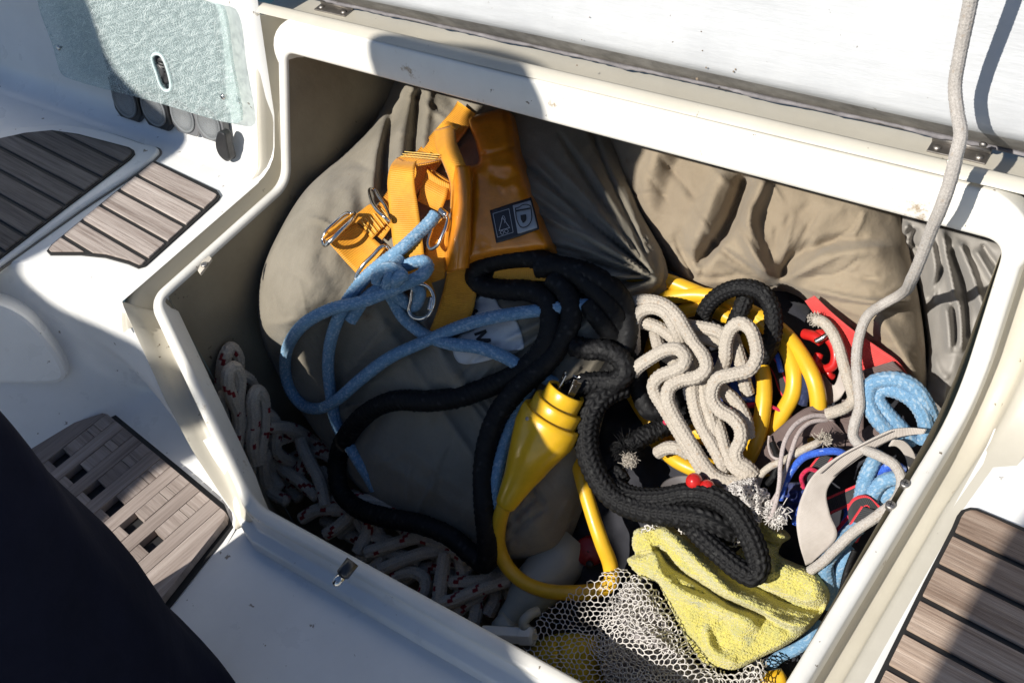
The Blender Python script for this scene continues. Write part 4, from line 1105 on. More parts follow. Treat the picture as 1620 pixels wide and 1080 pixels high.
# --- webbing harness
har = thing('safety_harness', 'orange webbing safety harness with its vinyl pouch lying on the sail bag', 'harness', pn(690, 320, .09))
def strap(L, R, n, **k): return ribbon('strap', [(x, y, n if len(q) == 0 else q[0]) for x, y, *q in L], [(x, y, n if len(q) == 0 else q[0]) for x, y, *q in R], ORANGE, har, **k)
strap([(575, 357), (606, 312), (640, 265), (680, 215), (715, 175), (724, 160)], [(604, 380), (640, 330), (672, 290), (706, 246), (738, 205), (752, 180)], .010)
strap([(613, 350), (590, 322), (567, 336)], [(588, 378), (566, 352), (545, 364)], .014)
strap([(512, 376), (524, 388), (545, 412), (567, 436), (578, 448)], [(556, 345), (570, 357), (592, 378), (614, 398), (626, 410)], .012)
strap([(508, 380, .016), (514, 372, .030), (522, 366, .030), (530, 362, .020)], [(556, 352, .016), (554, 341, .030), (560, 338, .030), (566, 340, .020)], .016)
strap([(628, 249, .040), (618, 262, .050), (613, 285, .044), (614, 312, .034), (618, 350, .026), (623, 392, .020), (640, 436, .016), (655, 470, .012)], [(660, 252, .040), (655, 268, .050), (655, 290, .044), (660, 322, .034), (666, 362, .026), (672, 410, .020), (680, 440, .016), (690, 470, .012)], .03)
strap([(628, 250, .044), (645, 243, .040), (668, 238, .026)], [(650, 262, .046), (676, 258, .040), (704, 251, .026)], .03)
strap([(676, 263, .022), (668, 290, .030), (660, 318, .024)], [(712, 286, .016), (706, 312, .020), (697, 336, .014)], .02)
strap([(712, 292, .020), (690, 280, .026), (676, 268, .030)], [(712, 316, .012), (690, 318, .016), (664, 314, .020)], .02)
strap([(686, 206, .030), (690, 235, .034), (702, 262, .034), (712, 292, .030), (712, 330, .022)], [(720, 196, .034), (722, 222, .044), (734, 254, .046), (744, 282, .036), (745, 330, .026)], .03, bow=.006)
strap([(688, 208, .026), (697, 196, .036), (708, 192, .040)], [(716, 214, .030), (724, 202, .040), (730, 198, .036)], .03)
strap([(682, 345, .012), (676, 375, .012), (672, 415, .010), (676, 450, .008)], [(710, 345, .010), (708, 375, .010), (706, 410, .010), (704, 440, .008)], .01)
strap([(708, 426, .014), (703, 450, .012), (692, 490, .010), (678, 526, .009)], [(757, 414, .014), (754, 455, .012), (748, 490, .010), (738, 514, .009)], .012)
strap([(782, 430, .012), (800, 426, .012), (850, 424, .012), (868, 430, .010)], [(776, 448, .010), (800, 446, .010), (850, 444, .010), (872, 446, .010)], .01)
# pouch
ribbon('pouch_edge', [(714, 262, .036), (716, 290, .034), (714, 330, .030), (709, 380, .028), (705, 430, .024)], [(744, 262, .040), (746, 290, .040), (746, 330, .038), (745, 380, .036), (742, 424, .030)], VINYL, har, bow=.012, th=.004)
pou = [(741, 188), (768, 178), (796, 172), (807, 178), (812, 200), (815, 232), (826, 270), (841, 312), (856, 356), (868, 390), (850, 396), (800, 404), (762, 412), (735, 420), (706, 430), (703, 410), (707, 380), (712, 340), (714, 300), (716, 268), (730, 262), (746, 262), (757, 256), (752, 225)]
class OnP(Patch):
    def n(s, P, ridges=True):
        P = np.asarray(P, float).reshape(-1, 2); v, ins = Patch.n(s, P, ridges); return smooth_bag(P) + v, ins
def smooth_bag(P):
    acc = 0
    for dx in (-24, 0, 24):
        for dy in (-24, 0, 24): acc = acc + bag1.n(np.asarray(P) + np.array([dx, dy]), False)[0]
    return acc / 9
pouch = OnP(pou, n0=.014, amp=.016, w=20, per=4, ridges=[([(760, 246), (790, 240), (815, 231)], 4, 4, -.004, (.5, .5)), ([(772, 262), (796, 262), (815, 262)], 7, 7, .004), ([(775, 275), (800, 285), (820, 275)], 6, 8, -.003), ([(748, 268), (744, 330), (738, 400)], 5, 4, -.004, (.5, .5)),
      ([(728, 270), (727, 330), (722, 420)], 12, 10, .011, (.5, .5)), ([(706, 375), (722, 380), (742, 378)], 4, 4, -.004, (.5, .5)), ([(800, 180), (806, 200), (810, 230)], 4, 4, -.003, (.5, .5)), ([(790, 300), (810, 292), (825, 300)], 8, 8, .003)], noise=((30, .0012, 3),), power=.5)
po = patch_mesh('pouch', pouch, VINYL, har, step=3.2)
def on_pouch(P, dn): return pn(P[:, 0], P[:, 1], pouch.n(P, True)[0] * 0 + smooth_bag(P) + .030 + dn)
class Flat(Patch):
    def __init__(s, o, dn, **k): super().__init__(o, **k); s.dn = dn
    def n(s, P, ridges=True):
        P = np.asarray(P, float).reshape(-1, 2); return smooth_bag(P) + .030 + s.dn, inside(P, s.o)
badge = patch_mesh('badge', Flat([(775, 333), (808, 322), (840, 312), (847, 337), (853, 362), (820, 374), (785, 385), (780, 358)], .0012, per=0), plain('black badge', (.02, .02, .024), .45), har, step=4, thick=.001)
patch_mesh('badge_panel', Flat([(811, 325), (839, 317), (845, 340), (850, 360), (819, 370), (815, 347)], .0018, per=0), plain('silver badge', (.34, .36, .38), .4), badge, step=4, thick=.0008)
def zb(x, y): return (680 + x / 4.155, 160 + y / 4.155)
arr = [stroke('', [zb(415, 740), zb(520, 708)], .8, None, None, on_pouch, .0022), stroke('', [zb(520, 708), zb(548, 862)], .8, None, None, on_pouch, .0022), stroke('', [zb(548, 862), zb(445, 895)], .8, None, None, on_pouch, .0022), stroke('', [zb(445, 895), zb(415, 740)], .8, None, None, on_pouch, .0022),
       stroke('', [zb(455, 852), zb(478, 765)], 1, None, None, on_pouch, .0024), stroke('', [zb(478, 765), zb(525, 832)], 1, None, None, on_pouch, .0025), stroke('', [zb(455, 852), zb(525, 832)], 1, None, None, on_pouch, .0026),
       stroke('', [zb(470, 780), zb(482, 752), zb(495, 775), zb(490, 800)], .9, None, None, on_pouch, .0027, 5), stroke('', [zb(462, 868), zb(472, 850), zb(486, 862), zb(478, 878), zb(464, 868)], .8, None, None, on_pouch, .0027, 5), stroke('', [zb(488, 858), zb(500, 842), zb(516, 852), zb(506, 868), zb(490, 858)], .8, None, None, on_pouch, .0028, 5)]
V, f, *_ = join(arr); mesh('emblem', V, f, GREYI, badge)
arr = [stroke('', [zb(562, 700), zb(572, 780), zb(600, 828), zb(640, 822), zb(668, 780), zb(664, 690)], 1.6, None, None, on_pouch, .0032, 6), stroke('', [zb(560, 705), zb(585, 698), zb(610, 682), zb(640, 680), zb(664, 690)], 1.4, None, None, on_pouch, .0033, 6), stroke('', [zb(565, 722), zb(660, 704)], 2.4, None, None, on_pouch, .0034),
       stroke('', [zb(606, 748), zb(610, 778), zb(618, 786), zb(624, 772), zb(622, 745)], 5, None, None, on_pouch, .0035, 6), stroke('', [zb(607, 790), zb(622, 788)], 5, None, None, on_pouch, .0036)]
V, f, *_ = join(arr); mesh('emblem', V, f, INK, badge)
# buckles, D ring, links
def wire(pts, R, name, mat, parent, closed=False, on=True, nv=12):
    Q = np.array(pts, float)
    if closed: Q = catmull(Q, 8, True); Q = np.vstack([Q, Q[:2]])
    else: Q = catmull(Q, 8)
    n = Q[:, 2].copy()
    if on: n = n + smooth1(heap(Q[:, :2]), 3)
    P = pn(Q[:, 0], Q[:, 1], n)
    V, f, uv, ti = tube_arrays(P, R, nv, .0012, cap=not closed)
    return mesh(name, V, f, mat, parent, uv=uv)
WR = px2m(3.3)
wire([(511, 381, .020), (514, 388, .022), (522, 382, .028), (540, 364, .032), (558, 346, .030), (562, 338, .026), (556, 338, .022), (548, 338, .022), (530, 352, .024), (515, 368, .024)], WR, 'buckle', STEEL, har, True)
wire([(563, 440, .016), (566, 446, .016), (578, 436, .020), (592, 423, .022), (612, 404, .022), (617, 396, .018), (612, 390, .016), (604, 390, .020), (590, 404, .022), (574, 420, .022)], WR, 'buckle', STEEL, har, True)
wire([(585, 300, .018), (588, 318, .026), (596, 332, .034), (608, 343, .038), (618, 350, .030), (612, 330, .016), (600, 312, .012), (592, 300, .012)], px2m(3), 'ring', STEEL, har, True)
wire([(701, 336, .030), (708, 345, .036), (706, 358, .038), (699, 374, .036), (692, 388, .032), (681, 394, .026), (677, 386, .024), (682, 366, .024), (690, 346, .026)], px2m(2.8), 'ring', STEEL, har, True)
P = path([(697, 332, .036), (706, 340, .038)], on=True, ds=2); mesh('ring_gate', *tube_arrays(P, px2m(5), 16, .001)[:2], STEEL, har)
ql = wire([(655, 452, .026), (668, 449, .030), (680, 456, .034), (686, 468, .036), (685, 484, .036), (676, 500, .034), (664, 504, .030), (652, 500, .026), (647, 490, .024), (650, 476, .026), (652, 462, .026)], px2m(3.4), 'quick_link', STEEL, None, True)
tag(ql, 'oval stainless quick link through the blue rope below the harness', 'quick link')
P = path([(684, 470, .036), (680, 490, .036)], on=True, ds=2); mesh('barrel_nut', *tube_arrays(P, px2m(5.2), 6, .001)[:2], STEEL, ql)
THR = plain('pale yellow thread', (.78, .56, .16), .7)
for k in range(6):
    a = np.array([572 + k * 6.2, 349 - k * 3.9]); b = a + np.array([17, 22])
    P = path([(a[0], a[1], .0165), ((a + b)[0] / 2, (a + b)[1] / 2, .0165), (b[0], b[1], .0165)], on=True, ds=2)
    mesh('stitching', *tube_arrays(P, .0005, 5, .002)[:2], THR, har)
for k in range(3):
    P = path([(634 + k * 3, 247 - k * 3.5, .0475), (660, 249 - k * 3.5, .045), (690 + k * 3, 252 - k * 3.5, .0415)], on=True, ds=2)
    mesh('stitching', *tube_arrays(P, .0005, 5, .002)[:2], THR, har)
# white rag under the pouch
t = Patch([(683, 402), (700, 398), (706, 410), (704, 440), (698, 466), (690, 470), (692, 446), (680, 432)], n0=.088, amp=.006, w=8, ridges=[([(690, 405), (696, 430), (694, 460)], 4, 4, .006)], noise=((9, .004, 2),))
o = patch_mesh('paper_scrap', t, PRINTW, step=3, thick=.001); tag(o, 'crumpled white scrap tucked beside the orange pouch', 'scrap')
t = Patch([(800, 470), (822, 464), (850, 468), (858, 478), (846, 486), (826, 488), (808, 484)], n0=.092, amp=.006, w=8, noise=((9, .005, 5),))
# ------------------------------------------------------------------ yellow shore cable and plug
cable = thing('power_cable', 'thick yellow power cable with its moulded plug coiled through the ropes', 'cable', pn(900, 750, .06))
RC = px2m(12)
cab = [(799, 795, .094), (790, 824, .080), (788, 860, .060), (800, 892, .048), (825, 918, .044), (860, 933, .042), (900, 937, .040), (940, 934, .036), (966, 922, .036), (966, 896, .044), (952, 858, .060), (936, 810, .066), (918, 745, .066), (908, 690, .050), (910, 640, .034), (905, 580, .030), (893, 535, .034), (885, 500, .036), (905, 465, .040), (935, 446, .050), (967, 438, .058), (1010, 435, .062), (1060, 446, .058), (1100, 462, .054), (1130, 474, .050), (1180, 490, .050), (1236, 523, .056), (1262, 553, .062), (1285, 594, .066), (1294, 628, .060), (1293, 662, .050), (1275, 700, .034), (1230, 735, .020), (1150, 745, .012), (1060, 700, .010), (1000, 620, .012), (985, 540, .020), (1000, 495, .034), (1038, 473, .050), (1072, 468, .056), (1112, 467, .056), (1165, 480, .052), (1215, 520, .052), (1245, 552, .060), (1256, 590, .064), (1254, 622, .060), (1240, 650, .052), (1222, 678, .042), (1190, 712, .022), (1130, 700, .012), (1060, 640, .010), (1030, 560, .020), (1050, 515, .034), (1085, 491, .046), (1120, 488, .050), (1165, 512, .050), (1196, 556, .058), (1208, 600, .064), (1207, 645, .064), (1198, 690, .058), (1180, 730, .048), (1156, 752, .036), (1130, 754, .034), (1100, 743, .040), (1067, 726, .040), (1040, 700, .030), (1028, 680, .030)]
tube('sheath', path(cab, on=False, k=4, ds=4, clear=-.03), RC, YELLOW, cable, nv=22, ds=.004)
# plug: axis from its mouth to the cable neck
pa = pn(897, 617, .122); pb = pn(797, 803, .092); ax = unit(pb - pa); Lp = np.linalg.norm(pb - pa); u_ = Lp / 211.
prof = [(4, 26), (0, 28.5), (1.5, 30.5), (6, 31), (24, 31.5), (25, 33), (23, 38), (24.5, 40.5), (29, 41), (47, 41), (48, 43), (44, 46), (46, 49.5), (54, 51), (75, 50.5), (100, 47), (120, 41), (136, 34), (150, 28.5), (165, 24.5), (180, 21.5), (196, 18.5), (204, 17), (208, 14.5), (209, 11)]
V, f = lathe([(a * u_, r * u_) for a, r in prof], pa, ax, 48, False, False, .9)
# thumb flats and a moulded shoulder
t = (V - pa) @ ax / u_; rad = V - pa - np.outer((V - pa) @ ax, ax)
sidev = unit(np.cross(ax, NB)); s = rad @ sidev / (np.linalg.norm(rad, axis=1) + 1e-9)
V = V - rad * (.16 * np.exp(-((t - 112) / 22) ** 2) * np.abs(s) ** 3)[:, None]
plug = mesh('plug', V, f, YPLUG, cable)
V, f = lathe([(5 * u_, 26 * u_), (26 * u_, 26 * u_)], pa, ax, 30, True, True, .9)
mesh('plug_face', V, f, BLKP, plug)
axs = axes_from(ax)
for a, rr, w in ((2.2, 14, 6.5), (4.4, 14, 6.5), (0.3, 14, 6.5)):
    c = pa + (math.cos(a) * axs[0] + math.sin(a) * axs[1]) * rr * u_
    tg = -math.sin(a) * axs[0] + math.cos(a) * axs[1]; rd = np.cross(ax, tg)
    V, f = box_arrays(c - ax * 6 * u_, np.array([tg, rd, ax]), (w * u_, 1.2 * u_, 16 * u_))
    pr_ = mesh('prong', V, f, STEEL, plug, smooth=False, bevel=.0004)
    V, f = lathe([(-1.6 * u_, 1.6 * u_), (1.6 * u_, 1.6 * u_)], c - ax * 15 * u_, rd, 10); mesh('prong_hole', V, f, INK, pr_)
    V, f = box_arrays(c - ax * 20 * u_ + tg * w * .8 * u_, np.array([tg, rd, ax]), (w * .45 * u_, 1.2 * u_, 4 * u_)); mesh('prong_hook', V, f, STEEL, pr_, smooth=False)
V, f = lathe([(0, 3.2 * u_), (.8 * u_, 2.6 * u_)], pn(834, 662, .150), NB, 12); mesh('screw', V, f, OLDSTEEL, plug)

# ------------------------------------------------------------------ black dock lines
def black(name, pts, R, parent, mat=BLACK, on=False, nv=40, seed=0, ncol=12, amp=.2, fuzz=.0, dsm=1.0, k=4):
    P = path(pts, on=on, k=k, ds=3, clear=R * .8)
    V, f, uv, ti = tube_arrays(P, R, nv=nv, ds=R * .1 * dsm, br=(ncol, R * .6, amp, .95), tintf=specks(.035, seed, ncol, R * .3), seed=seed, fuzz=fuzz)
    return mesh(name, V, f, mat, parent, uv=uv, tint=ti)
dl1 = thing('dock_line', 'soft black dock line looped over the shaded bag and round the plug', 'rope', pn(760, 640, .09))
B1P = [(985, 540, .094), (975, 500, .100), (945, 462, .110), (905, 430, .116), (863, 415, .116), (832, 407, .116), (790, 409, .116), (762, 420, .112), (752, 438, .110), (766, 452, .110), (800, 458, .112), (836, 460, .114), (864, 474, .116), (872, 512, .114), (860, 552, .112), (826, 586, .106), (770, 613, .104), (724, 628, .102), (678, 634, .100), (622, 634, .090), (585, 650, .082), (557, 677, .066), (539, 710, .050), (533, 745, .040), (541, 780, .036), (565, 803, .042), (605, 817, .052), (666, 829, .062), (712, 848, .062), (746, 876, .054), (768, 890, .054), (772, 860, .068), (766, 800, .090), (764, 750, .100), (771, 700, .106), (790, 652, .110), (822, 612, .116), (858, 580, .120), (886, 545, .122), (904, 500, .120), (896, 462, .116), (874, 440, .108)]
black('strand', B1P, px2m(17), dl1, nv=26, dsm=1.5, amp=.10, fuzz=.025, seed=1)
B2P = [(850, 422, .126), (900, 424, .128), (945, 440, .122), (980, 470, .108), (992, 515, .100), (984, 560, .094), (960, 600, .080)]
black('strand', B2P, px2m(17), dl1, nv=26, dsm=1.5, amp=.10, fuzz=.03, seed=2)
black('strand', [(930, 480, .100), (960, 520, .096), (1000, 560, .080), (1010, 610, .060), (1030, 650, .050), (1075, 640, .040)], px2m(16), dl1, nv=26, dsm=1.5, amp=.12, fuzz=.03, seed=5)
black('strand', [(905, 546, .112), (928, 552, .116), (955, 553, .116), (980, 566, .112), (990, 586, .108), (976, 603, .104), (945, 605, .104), (915, 611, .108), (895, 630, .094)], px2m(16), dl1, nv=34, dsm=1.2, amp=.16, fuzz=.06, seed=3)
black('strand', [(1095, 655, .040), (1044, 678, .056), (1015, 692, .066), (994, 706, .072)], px2m(15), dl1, nv=30, amp=.16, fuzz=.07, seed=4)
# frayed end with pale core
rg2 = np.random.RandomState(4); arr = []; arr2 = []
e0 = pn(994, 708, .074)
for i in range(300):
    d = unit(np.array([rg2.randn() * .9 - .4, rg2.randn() * .7 - .6, rg2.randn() * .6 + .1])); L = rg2.uniform(.008, .022)
    q = np.array([e0 + rg2.randn(3) * .004, e0 + d * L * .6 + rg2.randn(3) * .002, e0 + d * L + rg2.randn(3) * .003 - np.array([0, 0, .003])])
    (arr2 if i % 3 == 0 else arr).append(tube_arrays(catmull(q, 4), .00038, 4, .002, cap=False))
V, f, uv, ti = join(arr); o = mesh('frayed_end', V, f, BLACK, dl1); o['kind'] = 'stuff'
arr = []
e1_ = pn(996, 727, .086)
for i in range(260):
    d = unit(rg2.randn(3) * np.array([1, 1, .6])); L = rg2.uniform(.003, .008)
    q = np.array([e1_ + rg2.randn(3) * .004, e1_ + d * L * .5 + rg2.randn(3) * .003, e1_ + d * L]); arr.append(tube_arrays(catmull(q, 4), .00032, 4, .002, cap=False))
V, f, uv, ti = join(arr); o = mesh('frayed_core', V, f, WHITE, dl1); o['kind'] = 'stuff'
dl2 = thing('dock_line', 'thick black braided dock line curving in the sun over the yellow cloth', 'rope', pn(1050, 800, .07))
B4P = [(990, 610, .086), (960, 622, .098), (938, 645, .104), (928, 680, .102), (932, 722, .098), (950, 762, .094), (976, 790, .092), (1018, 806, .094), (1072, 813, .096), (1115, 820, .096), (1144, 834, .090), (1162, 846, .080)]
black('strand', B4P, px2m(18), dl2, nv=52, seed=6, amp=.24, fuzz=.012)
B5P = [(985, 745, .074), (970, 764, .080), (996, 784, .088), (1044, 788, .098), (1092, 780, .104), (1130, 786, .106), (1160, 806, .106), (1182, 838, .104), (1197, 874, .100), (1200, 900, .098), (1190, 910, .098), (1168, 899, .100), (1140, 876, .100), (1112, 850, .096), (1096, 832, .088), (1086, 822, .076)]
black('strand', B5P, px2m(15.5), dl2, nv=48, seed=7, amp=.24, fuzz=.012)
dl3 = thing('dock_line', 'black braided rope ring standing on the yellow cable by the tan bag', 'rope', pn(1170, 500, .08))
black('strand', [(1120, 545, .050), (1112, 512, .066), (1120, 484, .080), (1145, 462, .090), (1176, 454, .096), (1204, 462, .096), (1220, 485, .092), (1224, 518, .086), (1216, 552, .074), (1196, 580, .056)], px2m(12.5), dl3, nv=44, seed=8, amp=.24)
black('strand', [(1180, 470, .078), (1172, 492, .074), (1162, 515, .066), (1158, 545, .050)], px2m(13), dl3, nv=44, seed=9, amp=.24)

# ------------------------------------------------------------------ bundle of cream rope
wr = thing('cotton_rope', 'bundle of cream braided rope in loose wavy bights in the sun', 'rope', pn(1100, 620, .09))
RW_ = px2m(9.8)
WP = [
    ([(970, 490, .088), (985, 483, .094), (1017, 476, .100), (1048, 481, .104), (1070, 498, .106), (1087, 525, .108), (1099, 545, .110), (1114, 564, .112), (1117, 583, .113), (1103, 596, .112), (1078, 601, .112), (1060, 612, .112), (1056, 630, .110), (1063, 650, .106), (1080, 680, .102), (1096, 706, .098), (1110, 728, .094), (1126, 749, .090), (1146, 760, .086), (1174, 762, .080)], 0),
    ([(1004, 588, .070), (1003, 545, .088), (1003, 512, .096), (1012, 494, .100), (1032, 487, .104), (1052, 494, .106), (1065, 512, .104), (1074, 532, .098), (1082, 556, .084), (1090, 590, .070)], 1),
    ([(1001, 590, .100), (1010, 580, .106), (1030, 566, .112), (1052, 554, .116), (1072, 552, .118), (1084, 564, .118), (1080, 578, .118), (1062, 587, .116), (1044, 595, .114), (1034, 608, .110), (1037, 622, .106), (1048, 640, .102), (1064, 666, .098), (1082, 696, .094), (1098, 722, .090), (1110, 742, .084), (1118, 760, .076)], 2),
    ([(985, 512, .078), (1010, 510, .084), (1032, 514, .090), (1052, 524, .092), (1070, 540, .090), (1090, 566, .086), (1098, 592, .092), (1096, 618, .094), (1100, 645, .092), (1110, 674, .090), (1126, 702, .088), (1140, 728, .086), (1145, 746, .078)], 3),
    ([(1110, 588, .084), (1112, 612, .090), (1117, 640, .090), (1126, 668, .088), (1131, 692, .082), (1134, 720, .070)], 4),
    ([(1080, 514, .080), (1096, 516, .088), (1122, 520, .092), (1142, 527, .092), (1154, 545, .082)], 5), ([(1085, 526, .074), (1102, 531, .080), (1122, 536, .082), (1142, 543, .080)], 6),
    ([(1128, 600, .080), (1138, 588, .082), (1147, 568, .094), (1149, 540, .102), (1157, 520, .108), (1171, 511, .112), (1186, 519, .114), (1195, 540, .114), (1197, 566, .114), (1185, 585, .114), (1160, 592, .114), (1138, 598, .112), (1128, 612, .110), (1127, 630, .106), (1139, 648, .102), (1158, 660, .102), (1171, 676, .100), (1172, 696, .098), (1164, 714, .096), (1168, 728, .092), (1182, 738, .088), (1194, 750, .080)], 7),
    ([(1159, 532, .080), (1167, 556, .084), (1174, 580, .084), (1178, 604, .080), (1184, 624, .072)], 8), ([(1136, 608, .084), (1146, 620, .088), (1160, 631, .090), (1174, 650, .088), (1182, 672, .086), (1184, 692, .080)], 9),
    ([(1124, 650, .082), (1132, 664, .084), (1140, 684, .086), (1148, 714, .086), (1162, 738, .086), (1184, 752, .082)], 10), ([(1040, 716, .060), (1056, 708, .072), (1074, 709, .074), (1090, 718, .068)], 11),
    ([(1036, 520, .072), (1040, 540, .086), (1046, 556, .090), (1060, 566, .088), (1074, 580, .082)], 12), ([(1126, 742, .070), (1132, 760, .072), (1140, 768, .066)], 13),
]
for pts, sdn in WP:
    P = path(pts, on=False, k=3, ds=2.5)
    V, f, uv, ti = tube_arrays(P, RW_, nv=44, ds=.0011, br=(10, RW_ * .62, .23, .95), tintf=lambda U, S: specks(.03, sdn, 10, RW_ * .36)(U, S) * .4, seed=sdn)
    mesh('strand', V, f, WHITE, wr, uv=uv, tint=ti)
# ------------------------------------------------------------------ hanging old rope
def old(pts, R, name='strand', parent=None, mat=OLDW, seed=0, on=False, world=None, k=3, taper=None):
    P = world if world is not None else path(pts, on=on, k=k, ds=3)
    V, f, uv, ti = tube_arrays(P, R, nv=36, ds=R * .15, br=(12, R * .55, .10, .95), tintf=lambda U, S: specks(.05, seed, 8, R * .4)(U, S) * .35, seed=seed, fuzz=.025, taper=taper)
    return mesh(name, V, f, mat, parent, uv=uv, tint=ti)
up = [(1548, -60, .712), (1540, -20, .71), (1530, 30, .708), (1518, 90, .705), (1511, 135, .70), (1515, 180, .69), (1520, 212, .678), (1513, 245, .67), (1505, 280, .665), (1490, 325, .66), (1475, 360, .662), (1462, 395, .665), (1444, 438, .672)]
A = np.array([at_y(x, y, d) for x, y, d in up])
lowp = [(1424, 466, .116), (1396, 482, .106), (1373, 499, .108), (1360, 530, .106), (1355, 570, .104), (1358, 610, .102), (1360, 642, .098), (1352, 670, .094), (1350, 690, .092), (1366, 709, .096), (1392, 721, .104), (1415, 735, .108), (1426, 757, .108), (1420, 786, .108), (1390, 814, .104), (1352, 840, .096), (1322, 868, .088), (1302, 888, .080), (1282, 902, .068)]
Bp = np.array([pn(x, y, n) for x, y, n in lowp])
Pw = catmull(np.vstack([A, Bp]), 14)
o = old(None, .0051, 'hanging_rope', None, world=Pw, seed=2, taper=lambda t: 1.0 - .06 * t)
tag(o, 'worn grey cotton rope hanging from above the lid down into the locker', 'rope')
o = old([(1290, 506, .088), (1302, 509, .092), (1316, 524, .094), (1327, 548, .094), (1336, 580, .092), (1344, 606, .088), (1350, 630, .080), (1340, 643, .080), (1324, 650, .082), (1308, 655, .080)], px2m(8.2), 'rope_end', None, seed=5, mat=WHITE)
tag(o, 'short cream rope with a frayed end lying against the red strap', 'rope')
arr = []; e = pn(1291, 507, .089)
for i in range(140):
    d = unit(np.array([-.6, .5, .1]) + rg2.randn(3) * .5); L = rg2.uniform(.004, .010)
    q = np.array([e + rg2.randn(3) * .003, e + d * L * .5 + rg2.randn(3) * .001, e + d * L]); arr.append(tube_arrays(catmull(q, 4), .0004, 4, .002, cap=False))
V, f, uv, ti = join(arr); mesh('frayed_tip', V, f, WHITE, o)['kind'] = 'stuff'
# ------------------------------------------------------------------ red strap and clip
rb = lambda name, L, R, mat, parent=None, **k: ribbon(name, L, R, mat, parent, on=False, **k)
rst = thing('red_strap', 'bright red webbing strap against the tan bag', 'strap', pn(1350, 540, .05))
rb('webbing', [(1273, 476, .066), (1290, 500, .070), (1322, 545, .072), (1345, 578, .072), (1366, 598, .066), (1385, 625, .05)], [(1288, 467, .070), (1316, 495, .084), (1356, 528, .092), (1392, 552, .090), (1422, 574, .082), (1440, 600, .06)], RED, rst)
rb('webbing', [(1300, 520, .050), (1330, 560, .056), (1362, 600, .056)], [(1352, 540, .070), (1372, 562, .076), (1396, 590, .076)], RED, rst)
rb('webbing_end', [(1350, 590, .074), (1372, 622, .070)], [(1412, 572, .090), (1444, 604, .080)], BROWN, rst)
clipo = thing('snap_clip', 'glossy red plastic snap clip half hidden behind the frayed rope', 'clip', pn(1305, 555, .05))
wire([(1285, 535, .050), (1298, 528, .056), (1314, 540, .058), (1322, 560, .058), (1318, 578, .054), (1304, 584, .050), (1292, 574, .048), (1296, 560, .048)], px2m(7), 'hook', REDP, clipo, False, False, 16)
wire([(1272, 528, .052), (1288, 532, .058), (1300, 540, .060)], px2m(8), 'clip_body', REDP, clipo, False, False, 16)
wire([(1290, 540, .068), (1302, 534, .070), (1310, 528, .070)], px2m(4), 'gate_pin', STEEL, clipo, False, False, 12)
wire([(1308, 582, .050), (1312, 592, .050), (1318, 596, .046)], px2m(5), 'swivel', REDP, clipo, False, False, 12)
# ------------------------------------------------------------------ brown webbing
bw = thing('brown_strap', 'faded brown webbing straps folded over between the cables and the blue coil', 'strap', pn(1270, 690, .05))
rb('webbing', [(1186, 738, .046), (1205, 704, .056), (1240, 670, .064), (1275, 645, .066), (1300, 640, .060)], [(1222, 752, .046), (1240, 728, .058), (1268, 700, .066), (1300, 680, .068), (1326, 676, .062)], BROWN, bw)
rb('webbing', [(1280, 650, .070), (1300, 655, .074), (1320, 668, .072), (1338, 688, .060)], [(1262, 690, .068), (1286, 690, .074), (1312, 700, .072), (1334, 716, .060)], BROWN, bw)
rb('webbing', [(1262, 660, .062), (1260, 690, .064), (1262, 720, .060)], [(1274, 656, .064), (1276, 690, .066), (1278, 716, .062)], BROWN, bw)
rb('webbing', [(1332, 632, .050), (1328, 670, .058), (1326, 716, .054)], [(1368, 628, .050), (1366, 676, .058), (1368, 712, .054)], BROWN, bw)
rb('webbing', [(1320, 712, .052), (1350, 690, .060), (1385, 664, .062)], [(1330, 734, .050), (1368, 712, .058), (1412, 690, .060)], BROWN, bw)
rb('webbing', [(1300, 590, .040), (1318, 610, .050), (1330, 580, .050)], [(1310, 640, .040), (1328, 630, .050), (1346, 600, .050)], GREYW, bw)
# ------------------------------------------------------------------ grey webbing loop
gs = rb('grey_strap', [(1466, 679, .094), (1440, 677, .096), (1411, 680, .100), (1370, 699, .102), (1326, 722, .102), (1288, 750, .102), (1270, 781, .102), (1260, 820, .098), (1265, 862, .090), (1275, 894, .078)], [(1462, 686, .092), (1440, 688, .092), (1418, 693, .094), (1378, 713, .094), (1351, 731, .094), (1322, 754, .094), (1308, 778, .094), (1313, 812, .092), (1324, 848, .086), (1284, 890, .076)], GREYW, nu=12)
tag(gs, 'broad light grey webbing strap bent in a loop beside the yellow cloth', 'strap')
for off in (.14, .86):
    Lp_ = [(1411, 680), (1370, 699), (1326, 722), (1294, 748)]; Rp_ = [(1418, 693), (1378, 713), (1351, 731), (1322, 754)]
    pts = [(a[0] * (1 - off) + b[0] * off, a[1] * (1 - off) + b[1] * off, .1045 * (1 - off) + .0965 * off) for a, b in zip(Lp_, Rp_)]
    wire(pts, .0004, 'stitching', plain('dark thread', (.16, .14, .13), .8) if off < .5 else bpy.data.materials['dark thread'], gs, False, False, 5)
g2 = rb('grey_strap', [(1452, 735, .066), (1444, 712, .080), (1430, 698, .090), (1412, 696, .094)], [(1438, 745, .064), (1432, 722, .078), (1418, 706, .088), (1406, 706, .090)], GREYW); tag(g2, 'narrow folded end of grey webbing by the right edge of the locker', 'strap')
